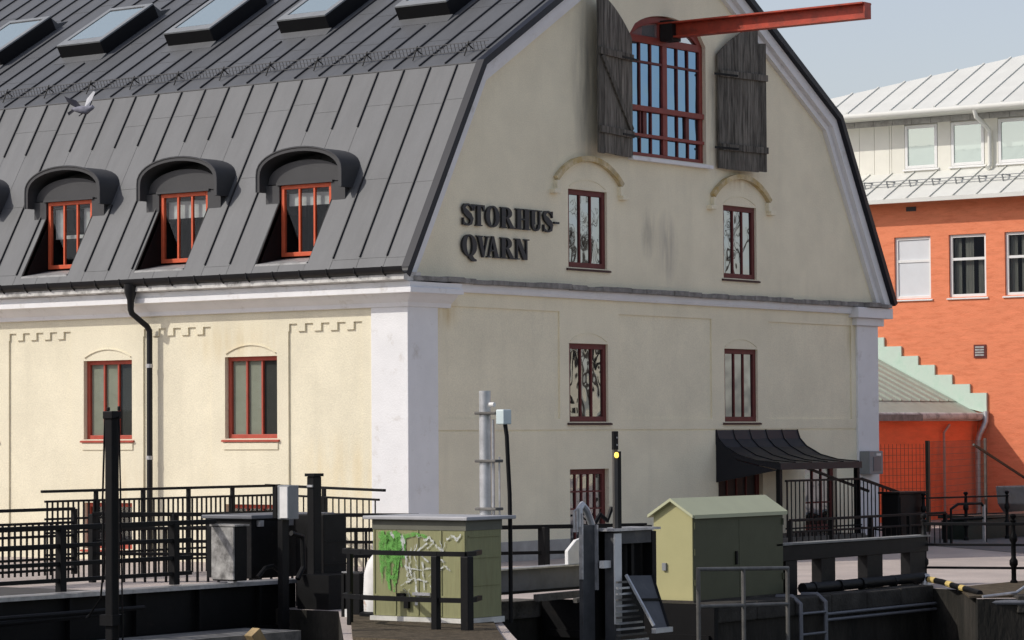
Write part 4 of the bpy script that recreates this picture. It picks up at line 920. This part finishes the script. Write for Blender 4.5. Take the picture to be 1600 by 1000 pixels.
# ------------------------------------------------------------------ olive cabinet, pole and curved rail
cab = thing('olive_cabinet', (-11.65, -9.8, GZ), 'olive green electrical cabinet sprayed with green and white graffiti', 'cabinet')
CA = (-12.0, -11.30, -10.52, -9.10)
box('case', M_olive, cab, CA[0], CA[1], CA[2], CA[3], -.26, .82, bevel=.008)
box('head_band', mat('olive_dark_band', (.13, .13, .10), .6, var=.1), cab, CA[0]-.008, CA[1]+.008, CA[2]-.008, CA[3]+.008, .78, .90); box('lid', mat('lid_grey', (.40, .40, .41), .5, var=.1, vscale=4), cab, CA[0]-.08, CA[1]+.20, CA[2]-.08, CA[3]+.10, .901, .945, bevel=.01)
box('plinth', mat('plinth_white', (.6, .59, .54), .8, var=.2, vscale=5), cab, CA[0]-.03, CA[1]+.02, CA[2]-.03, CA[3]+.03, -.33, -.262)
for y in (-9.12, -9.45, -9.8, -10.15, -10.50): MB().box(CA[0]-.012, CA[0]-.002, y-.012, y+.012, -.24, .775).build('panel_rib', M_olive, cab)
for z in (-.02,): MB().box(CA[0]-.014, CA[0]-.002, CA[2]+.01, CA[3]-.01, z, z+.02).build('panel_joint', M_olive, cab)
for z in (.12, .45, .7): MB().box(CA[0]+.05, CA[1]-.05, CA[2]-.012, CA[2]-.002, z, z+.02).build('side_rib', M_olive, cab)
MB().box(CA[0]-.06, CA[0]-.013, -10.02, -9.75, .0, .035).build('lock_bar', M_lip, cab); MB().box(CA[0]-.055, CA[0]-.013, -9.62, -9.50, -.06, .02).build('padlock', M_iron, cab); MB().box(CA[0]-.05, CA[0]-.013, -9.68, -9.61, -.16, -.05).build('padlock', M_iron, cab)
# spray paint: thin flat strokes on the front
rnd = random.Random(3)
def spray(name, m, segs, x):
    b = MB()
    for k, path in enumerate(segs):
        for j, poly in enumerate(stroke(path)): b.prism([(x-.0003*(k % 7)-.00013*(j % 3), p[0], p[1]) for p in poly], (-.0006, 0, 0))
    o = b.build(name, m, cab); o['kind'] = 'stuff'; return o
gsegs = []
for i in range(26):
    y = -9.22-rnd.random()*.42; z = .76-rnd.random()*.15; L_ = .12+rnd.random()*.55*(1 if y > -9.5 else .6); w = .03+rnd.random()*.05
    gsegs.append([(y, z, w), (y+rnd.uniform(-.02, .02), z-L_*.5, w*.9), (y+rnd.uniform(-.04, .04), z-L_, w*.4)])
gsegs += [[(-9.6, .70, .05), (-9.75, .73, .05), (-9.95, .70, .04)], [(-9.25, .3, .04), (-9.4, .2, .05), (-9.5, .3, .03)]]
for i in range(5):
    y = -9.2-rnd.random()*.3; gsegs.append([(y, .765, .05), (y-.01, .60, .10), (y+rnd.uniform(-.03, .02), .42, .07), (y+rnd.uniform(-.03, .02), .2-rnd.random()*.1, .012)])
spray('green_spray', M_green, gsegs, CA[0]-.0135)
wsegs = [[(-9.56, .72, .05), (-9.58, .62, .05), (-9.57, .52, .03)], [(-9.40, .74, .03), (-9.44, .68, .03)], [(-9.62, .48, .02), (-9.64, .22, .025)], [(-9.70, .58, .025), (-9.68, .30, .025), (-9.72, .18, .02)], [(-9.95, .62, .02), (-9.78, .52, .025), (-9.97, .40, .02)],
    [(-9.90, .66, .03), (-9.98, .70, .03), (-10.04, .63, .025), (-9.95, .56, .02)], [(-10.08, .60, .03), (-10.2, .52, .03), (-10.10, .46, .025), (-10.22, .40, .03)], [(-9.60, .34, .018), (-9.80, .30, .02), (-10.15, .33, .018)], [(-9.74, .26, .03), (-9.80, .0, .035), (-9.78, -.12, .04)], [(-9.62, .14, .02), (-9.75, .20, .025), (-9.95, .17, .02)], [(-9.88, .40, .03), (-9.90, .06, .02)], [(-10.25, .68, .03), (-10.34, .72, .03), (-10.40, .66, .025), (-10.46, .74, .02)], [(-10.0, .24, .02), (-10.2, .36, .025), (-10.3, .30, .02)]]
def curvy(path):
    out = []
    for i in range(len(path)-1):
        (y0, z0, w0), (y1, z1, w1) = path[i], path[i+1]
        for k in range(5):
            t = k/5; out.append((y0+(y1-y0)*t+rnd.uniform(-.012, .012), z0+(z1-z0)*t+rnd.uniform(-.012, .012), (w0+(w1-w0)*t)*rnd.uniform(.5, 1.3)))
    return out+[path[-1]]
wsegs = [curvy(p) for p in wsegs]
for i in range(14):
    y, z = -9.55-rnd.random()*.6, .0+rnd.random()*.72; wsegs.append(curvy([(y, z, .012), (y+rnd.uniform(-.1, .1), z-rnd.uniform(.0, .15), .01), (y+rnd.uniform(-.12, .12), z-rnd.uniform(.0, .2), .006)]))
spray('white_spray', M_spray, wsegs, CA[0]-.0165)
pole = thing('galvanised_pole', (-11.1, -10.05, GZ), 'galvanised steel pole with clamps rising behind the olive cabinet', 'pole')
PXq, PYq = -11.15, -10.17
MB().tube([(PXq, PYq, GZ), (PXq, PYq, 2.45)], .072, 16).build('tube', M_galv, pole, smooth=True); MB().tube([(PXq-.01, PYq-.13, .9), (PXq-.01, PYq-.13, 2.1)], .018, 8).build('conduit', M_lip, pole); MB().tube([(PXq+.02, PYq-.20, .9), (PXq+.02, PYq-.20, 1.65)], .012, 8).build('conduit', M_lip, pole)
for z in (1.0, 1.58, 2.16): MB().box(PXq-.10, PXq+.06, PYq-.23, PYq+.09, z, z+.035).build('clamp', M_tub, pole, bevel=.008)
box('sensor_box', mat('teal_white', (.62, .72, .72), .4, var=.1), pole, PXq-.10, PXq+.06, PYq-.36, PYq-.24, 2.04, 2.22, bevel=.012); MB().tube([(PXq-.02, PYq-.09, 2.28), (PXq-.02, PYq-.16, 2.28)], .03, 8).build('knob', M_wpaintc, pole)
hs = thing('black_hose', (-11.1, -10.5, .9), 'black flexible hose hanging from the white sensor box', 'hose')
MB().tube([(PXq-.02, PYq-.32, 2.04), (PXq-.02, PYq-.345, 1.9), (PXq-.02, PYq-.36, 1.6), (PXq-.01, PYq-.375, 1.2), (PXq, PYq-.375, .60), (PXq, PYq-.375, GZ)], .026, 10).build('tube', M_iron, hs, smooth=True)
cr = thing('curved_guard_rail', (-13.0, -10.6, GZ), 'curved black two-bar guard rail in front of the olive cabinet', 'guard rail')
for z, nm in ((.55, 'handrail'), (.02, 'lower_rail')):
    b = MB(); pts = [(-12.5, -9.15), (-12.85, -9.35), (-13.0, -9.75), (-13.05, -10.3), (-13.02, -10.9), (-12.95, -11.25), (-12.72, -11.20), (-12.35, -11.0)]
    for i in range(len(pts)-1): 
        p, q = pts[i], pts[i+1]; b.bar((*p, z), (*q, z), .05, .055)
    b.build(nm, M_ironw, cr)
for (x, y, w) in ((-12.5, -9.15, .06), (-12.95, -11.27, .11), (-13.03, -10.88, .085)): MB().box(x-w/2, x+w/2, y-w/2, y+w/2, GZ-.6 if w > .08 else GZ, .525).build('post', M_iron, cr, bevel=.008)
wb = thing('white_bollard', (-11.2, -8.5, GZ), 'rounded white bollard with rusty patches left of the cabinet', 'bollard')
MB().lathe((-11.3, -8.62, GZ), [(.19, 0), (.20, .3), (.19, .55), (.15, .70), (.08, .79), (.01, .81)], 16).build('body', M_wpaint, wb, smooth=True); MB().lathe((-11.3, -8.62, GZ), [(.25, .001), (.25, .07), (.2, .09)], 16).build('base_ring', M_iron, wb, smooth=True)

# ------------------------------------------------------------------ lock gate gear in the middle
railing('quay_railing', 'plain black two-bar railing between the olive cabinet and the lock column', (-7.0, -4.2, 0), (-2.9, -6.9, 0), [.55, .17], 4, 0, GZ, 0, rw=.06, postw=.13)
gb = thing('gate_beam', (-8.5, -8.3, -.2), 'pale grey steel gate beam lying across the lock inlet', 'gate beam')
box('plate', M_plate, gb, -10.6, -6.4, -8.45, -8.38, -.16, .13, bevel=.006); box('top_flange', M_lip, gb, -10.6, -6.4, -8.55, -8.25, .131, .15); box('lower_flange', M_ironw, gb, -10.6, -6.4, -8.5, -8.3, -.19, -.161)
MB().prism([(-7.15, -8.52, .151), (-7.15, -8.52, .34), (-6.95, -8.52, .48), (-6.5, -8.52, .56), (-6.5, -8.52, .151)], (0, .06, 0)).build('white_plate', M_wpaintc, gb, bevel=.01)
for (a, c, w) in (((-8.2, -8.75, -.24), (-6.5, -8.8, -.22), .09), ((-7.6, -8.95, -.3), (-6.6, -8.7, -.26), .06)): MB().bar(a, c, w, w).build('stop_timber', M_stone, gb)
gc = thing('gate_column', (-10.0, -10.9, -2.5), 'grey steel lock column with bright edges and a bent lifting bar', 'lock column')
box('column', M_gate, gc, -10.20, -9.95, -10.94, -10.88, -2.5, .80, bevel=.006); box('bright_edge', M_lip, gc, -9.948, -9.925, -10.98, -10.93, -.0, .80); box('bright_edge', M_lip, gc, -10.225, -10.202, -10.95, -10.90, .14, .95)
box('black_column', M_iron, gc, -9.92, -9.62, -10.90, -10.84, -2.5, .76)
MB().tube([(-10.2, -10.9, .78), (-10.21, -10.9, 1.0), (-10.15, -10.9, 1.05), (-10.06, -10.9, .98), (-9.95, -10.9, .80)], .045, 8).build('bent_bar', M_galv, gc, smooth=True); MB().tube([(-10.32, -10.9, .72), (-10.33, -10.9, .98), (-10.27, -10.9, 1.0), (-10.26, -10.9, .72)], .018, 6).build('shackle', M_lip, gc)
MB().tube([(-9.85, -10.85, .78), (-9.7, -10.85, .92), (-9.55, -10.85, .84), (-9.45, -10.85, 1.0)], .03, 6).build('chain_hose', M_iron, gc)
pf = thing('gate_portal', (-9.35, -11.1, -2.5), 'open black steel portal with pale edges beside the lock column', 'portal frame')
box('left_leg', M_gate, pf, -9.82, -9.70, -11.15, -11.0, -2.5, .70); box('white_strip', M_wpaintc, pf, -9.845, -9.70, -11.17, -11.151, -.42, .69); box('right_leg', M_ironw, pf, -9.0, -8.91, -11.15, -11.0, .0, .70); box('top_plate', M_lip, pf, -9.9, -8.88, -11.2, -10.75, .72, .75); box('head', M_gate, pf, -9.7, -9.0, -11.14, -11.0, .56, .719); box('back_plate', M_iron, pf, -9.72, -8.93, -10.97, -10.94, -.6, .719); box('spindle', M_ironw, pf, -9.36, -9.30, -11.08, -11.02, .1, .56); box('cleat', M_wpaintc, pf, -9.98, -9.83, -11.1, -11.03, .27, .36)
sg = thing('signal_mast', (-9.6, -11.0, .75), 'slim dark signal mast with one lit yellow lamp', 'signal mast')
box('mast', mat('brown_grey_steel', (.075, .068, .06), .6, var=.2), sg, -9.73, -9.655, -11.09, -11.06, .751, 1.72); box('rear_mast', M_iron, sg, -9.65, -9.58, -11.09, -11.07, .751, 1.70); box('signal_head', M_iron, sg, -9.735, -9.65, -11.10, -11.055, 1.721, 1.95, bevel=.006)
lm = bpy.data.materials.new('yellow_lamp_lit'); lm.use_nodes = True; pb = lm.node_tree.nodes['Principled BSDF']; pb.inputs['Base Color'].default_value = (.9, .6, .1, 1); pb.inputs['Emission Color'].default_value = (1, .66, .12, 1); pb.inputs['Emission Strength'].default_value = 1.6
lmo = MB(); lmo.tube([(-9.695, -11.091, 1.655), (-9.695, -11.11, 1.655)], .036, 14); lmo.build('yellow_lamp', lm, sg)
for z in (1.78, 1.87): MB().tube([(-9.69, -11.101, z), (-9.69, -11.108, z)], .012, 8).build('dark_lens', M_lip, sg)
rk = thing('trash_rack', (-9.2, -11.4, -2), 'sloping dark steel chute with slatted rack below the portal', 'screen rack')
T0, T1, B0_, B1_ = Vector((-9.68, -11.2, .17)), Vector((-9.08, -11.2, .15)), Vector((-9.70, -11.62, -.44)), Vector((-9.36, -11.62, -.46))
MB().prism([T0, T1, B1_, B0_], (0, -.02, -.03)).build('chute_plate', M_gate, rk); MB().bar(T0+Vector((0, -.02, .01)), B0_+Vector((0, -.02, .01)), .03, .03).build('edge_bar', M_galv, rk); MB().bar(T1, B1_, .03, .03).build('edge_bar', M_ironw, rk)
mid0, mid1 = (T0+B0_)/2, (T1+B1_)/2; MB().bar(mid0+Vector((0, 0, .02)), mid1+Vector((0, 0, .02)), .025, .025).build('joint_bar', M_ironw, rk)
MB().box(-9.72, -9.34, -11.68, -11.62, -.52, -.46).build('lip', M_galv, rk)
for i in range(17):
    t = i/16; c = T0+(B0_-T0)*t; z = .10-i*.072
    x1 = -9.64+(.5*min(1, i/11)); MB().box(-9.96, x1-.12, -11.30, -11.26, z-.012, z+.012).build('slat', M_galv if i % 3 else M_tub, rk)

# ------------------------------------------------------------------ green hut, tubular rail, ladder, quay fences
hut = thing('green_hut', (-5.9, -10.0, GZ), 'pale green metal kiosk with gabled roof standing on the quay', 'kiosk')
HX0, HX1, HY0, HY1, HZ, HR = -6.98, -4.72, -10.42, -9.80, .86, 1.06
hm = (HY0+HY1)/2
MB().prism([(HX0, HY0, GZ), (HX0, HY1, GZ), (HX0, HY1, HZ), (HX0, hm, HR-.03), (HX0, HY0, HZ)], (HX1-HX0, 0, 0)).build('body', M_hut, hut, bevel=.006)
for s_ in (0, 1):
    ye = HY0-.05 if s_ == 0 else HY1+.05; rb = MB(); n_ = Vector((0, (HR-HZ)*(-1 if s_ == 0 else 1), abs(ye-hm))).normalized()
    rb.prism([(HX0-.07, hm, HR), (HX0-.07, ye, HZ-.02), (HX0-.07, ye, HZ-.06), (HX0-.07, hm, HR-.04)], (HX1-HX0+.12, 0, 0)); rb.build('roof_slope', M_hutroof, hut)
box('eaves_strip', M_hutroof, hut, HX0-.03, HX1+.02, HY0-.06, HY0-.052, HZ-.07, HZ-.02)
MB().box(HX0+.015, HX0+1.12, HY0-.010, HY0-.002, GZ+.05, HZ-.05).build('door', M_hutshade, hut); MB().box(HX0+1.128, HX1-.015, HY0-.010, HY0-.002, GZ+.05, HZ-.05).build('door', M_hutshade, hut); MB().box(HX0-.03, HX0-.002, hm+.1, hm+.16, .1, .2).build('cable_gland', M_grey, hut)  # dark panels cover the long side and carry its shade as colour
for z in (-.1, .3, .65): MB().tube([(HX0+.03, HY0-.02, z), (HX0+.03, HY0-.02, z+.09)], .014, 8).build('hinge', M_hutshade, hut)
for z in (-.1, .65): MB().tube([(HX1-.03, HY0-.02, z), (HX1-.03, HY0-.02, z+.09)], .014, 8).build('hinge', M_hutshade, hut)
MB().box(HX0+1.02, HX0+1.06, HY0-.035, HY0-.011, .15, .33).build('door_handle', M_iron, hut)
MB().box(HX0-.03, HX1+.03, HY0-.03, HY1+.03, GZ, GZ+.06).build('concrete_base', M_cope, hut)
tr_ = thing('tube_railing', (-7.3, -11.4, -1.2), 'dull grey tubular railing in front of the green kiosk', 'railing')
for z, nm in ((.20, 'top_tube'), (-.27, 'middle_tube')): MB().tube([(-8.36, -11.4, z), (-6.18, -11.4, z-.07)], .026, 8).build(nm, M_tub, tr_, smooth=True)
for x in (-8.34, -7.28, -6.2): MB().tube([(x, -11.4, -1.3), (x, -11.4, .20-.035*(x+8.34))], .028, 8).build('post', M_tub, tr_, smooth=True)
la = thing('quay_ladder', (-5.1, -11.1, -2.5), 'dark grey steel ladder hooked over the quay edge', 'ladder')
for x in (-5.43, -4.78): MB().tube([(x, -10.75, GZ+.05), (x, -11.0, GZ+.06), (x, -11.13, GZ-.04), (x, -11.14, -2.6)], .032, 8).build('stringer', M_plate, la, smooth=True)
for i in range(7): MB().tube([(-5.43, -11.14, -.52-i*.28), (-4.78, -11.14, -.52-i*.28)], .018, 8).build('rung', M_plate, la)
sp_ = thing('shade_plate', (-7.4, -10, -2.5), 'added black plate standing in for shade on the inlet wall below the kiosk', 'added plate')  # added plate, its black paints shade over the sunlit inlet wall
box('plate', M_iron, sp_, -7.46, -7.36, -11.06, -8.3, -2.5, -.30); box('stiffener', M_iron, sp_, -7.50, -7.461, -11.0, -8.4, -.8, -.7)  # plate and stiffener are added, standing in for shade on the inlet wall
bf = thing('beam_fence', (-2.5, -10.3, GZ), 'heavy black beam fence on square posts along the quay', 'fence')
box('beam', M_ironw, bf, -4.9, -.58, -10.40, -10.22, .14, .36, bevel=.01); box('cap_strip', mat('worn_grey_cap', (.20, .20, .19), .6, var=.3, vscale=6), bf, -4.9, -.56, -10.43, -10.19, .361, .385)
for a, c in ((-4.6, -4.3), (-3.65, -3.27), (-2.37, -1.93), (-1.12, -.66)): MB().box(a, c, -10.39, -10.23, GZ, .139).build('post', M_ironw, bf)
hp = thing('black_hose_pipe', (-3, -10.7, GZ), 'thick black hose lying along the quay coping', 'hose')
MB().tube([(-4.68, -10.70, -.22), (-4.2, -10.68, -.23), (-2.6, -10.68, -.22), (-1.3, -10.72, -.21)], .075, 10).build('tube', M_iron, hp, smooth=True)
for x in (-4.4, -3.7, -3.1, -2.2, -1.5): MB().tube([(x, -10.69, -.225), (x+.08, -10.69, -.225)], .085, 10).build('joint', M_ironw, hp)
MB().lathe((-1.32, -10.75, GZ), [(.09, 0), (.09, .12), (.06, .19), (.01, .2)], 10).build('end_cap', M_lip, hp, smooth=True)
yp = thing('striped_hose', (-2.3, -11.8, GZ), 'black hose with yellow tape bands across the quay corner', 'hose')
pp = [Vector((-1.35, -10.8, -.23)), Vector((-1.7, -11.25, -.25)), Vector((-2.2, -11.7, -.27)), Vector((-2.7, -12.15, -.28)), Vector((-3.3, -12.7, -.30))]
MB().tube(pp, .042, 10).build('tube', M_iron, yp, smooth=True)
for a, c in ((.04, .14), (.36, .46), (.66, .745)):
    def f(t): k = min(3, int(t*4)); return pp[k]+(pp[k+1]-pp[k])*(t*4-k)
    MB().tube([f(a), f(c)], .046, 10).build('yellow_band', M_yel, yp)
cp_ = thing('quay_pipes', (-3, -11.1, -.5), 'pair of grey conduits fixed along the shaded quay wall', 'pipes')
for z in (-.56, -.64): MB().tube([(-4.7, -11.1, z), (-1.65, -11.1, z)], .022, 8).build('conduit', M_plate, cp_)
MB().tube([(-3.62, -12.98, -.40), (-3.4, -13.36, -.40), (3.5, -21.1, -.40)], .035, 8).build('conduit', M_plate, cp_); MB().tube([(-3.7, -12.95, -.32), (-3.2, -13.2, -.28), (-2.9, -13.2, -.2)], .02, 6).build('conduit', M_lip, cp_)
railing('iron_railing', 'black iron railing with turned knob posts along the quay at right', (-.62, -10.35, 0), (-.18, -11.6, 0), [.55, .24, -.10], 2, 0, GZ, 0, knob=True, posth=1.05, rw=.045)
railing('iron_railing', 'black iron railing running out of frame from the knobbed post', (-.18, -11.6, 0), (.9, -13.6, 0), [.55, .24, -.10], 2, 0, GZ, 0, knob=True, posth=1.05, rw=.045)

# ------------------------------------------------------------------ pigeon
pg = thing('flying_pigeon', (-11.8, -4.0, 6.2), 'grey pigeon in flight with raised wings before the roof', 'bird')
c = D0 = Vector((-11.79, -3.98, 6.30))
vr, vu, vf = RT.copy(), U.copy(), F.copy()
W3 = lambda r_, u_, f_: c+Vector((.80*0, 0, 0))+Vector((.6, -.8, 0))*r_+Vector((0, 0, 1))*u_+Vector((.8, .6, 0))*f_
b = MB(); b.tube([W3(-.17, -.02, .05), W3(-.10, -.03, .03), W3(-.02, -.04, 0), W3(.05, -.05, -.03), W3(.10, -.03, -.05), W3(.135, -.015, -.07), W3(.16, -.02, -.08)], [.008, .035, .055, .055, .035, .032, .006], 10)
M_pgl = mat('pigeon_grey', (.20, .20, .24), .8, var=.3, vscale=14); M_pgd = mat('pigeon_dark', (.018, .018, .03), .7, var=.4, vscale=14); M_pgw = mat('pigeon_pale', (.66, .66, .68), .8, var=.1)
b.build('body', M_pgl, pg, smooth=True)
MB().prism([W3(-.02, .0, .0), W3(-.10, .09, .04), W3(-.22, .13, .05), W3(-.26, .15, .06), W3(-.20, .05, .05), W3(-.08, -.02, .0)], Vector((.8, .6, .2)).normalized()*.012).build('wing', M_pgd, pg)
MB().prism([W3(.02, -.01, -.02), W3(.05, .10, -.02), W3(.14, .20, -.05), W3(.17, .19, -.06), W3(.12, .08, -.05), W3(.07, -.02, -.02)], Vector((.8, .6, .2)).normalized()*.012).build('wing', M_pgw, pg)
MB().prism([W3(-.13, -.02, .04), W3(-.22, -.07, .07), W3(-.20, -.11, .07), W3(-.11, -.05, .03)], Vector((.8, .6, .2)).normalized()*.008).build('tail', M_pgd, pg)
# legs tucked under the body
MB().tube([W3(-.01, -.09, .0), W3(-.06, -.12, .02)], .008, 6).build('leg', M_pgd, pg)

# ------------------------------------------------------------------ across the street, mirrored in the gable windows
rb_ = thing('opposite_building', (52, -36, GZ), 'pale building across the street, seen only mirrored in the gable windows', 'building')
MB().box(44, 60, -46, -38, GZ, 6.5).build('wall', M_fac, rb_)
MB().prism([(43.5, -46.5, 6.51), (43.5, -37.5, 6.51), (43.5, -42, 9.6)], (17, 0, 0)).build('roof', M_roof, rb_)
for i in range(6):
    for z in (1.0, 3.9): MB().box(45.2+i*2.5, 46.3+i*2.5, -37.999, -37.93, z, z+1.6).build('window', M_dark, rb_)
nb_ = thing('canal_warehouse', (-62, 52, GZ), 'dark brick warehouse up the canal, seen only mirrored in the dormer windows', 'building')
M_brk = mat('dark_brick', (.11, .06, .045), .9, var=.3, vscale=3)
MB().box(-110, -32, 44, 56, GZ, 8.5).build('wall', M_brk, nb_); MB().prism([(-110.5, 43.5, 8.51), (-110.5, 56.5, 8.51), (-110.5, 50, 12.5)], (79, 0, 0)).build('roof', M_hood, nb_)
for i in range(22): MB().box(-108+i*3.4, -106.8+i*3.4, 43.94, 43.999, 3, 5).build('window', M_wframe, nb_)
def bare_tree(x, y, h, seed, label):
    t = thing('bare_tree', (x, y, GZ), label, 'tree', 'bare trees across the street'); rn = random.Random(seed); b = MB()
    def grow(p, d, L_, r, lv):
        q = p+d*L_; b.tube([p, (p+q)/2+Vector((rn.uniform(-.1, .1), rn.uniform(-.1, .1), 0))*L_*.4, q], [r, r*.85, r*.7], 5 if lv else 8, cap=False)
        if lv < 4:
            for k in range(3 if lv < 3 else 2):
                nd = (d+Vector((rn.uniform(-.8, .8), rn.uniform(-.8, .8), rn.uniform(-.1, .5)))).normalized(); grow(p+d*L_*rn.uniform(.55, 1), nd, L_*rn.uniform(.6, .8), r*.6, lv+1)
    grow(Vector((x, y, GZ)), Vector((0, 0, 1)), h*.36, .22, 0); b.build('trunk_and_branches', mat('bark', (.06, .05, .04), .9, var=.3), t)
for i, (x, y, h) in enumerate(((26, -12, 10), (33, -18.5, 11), (30, -20, 10), (40, -28, 12))): bare_tree(x, y, h, i+1, 'bare tree across the street, seen only mirrored in the gable windows')
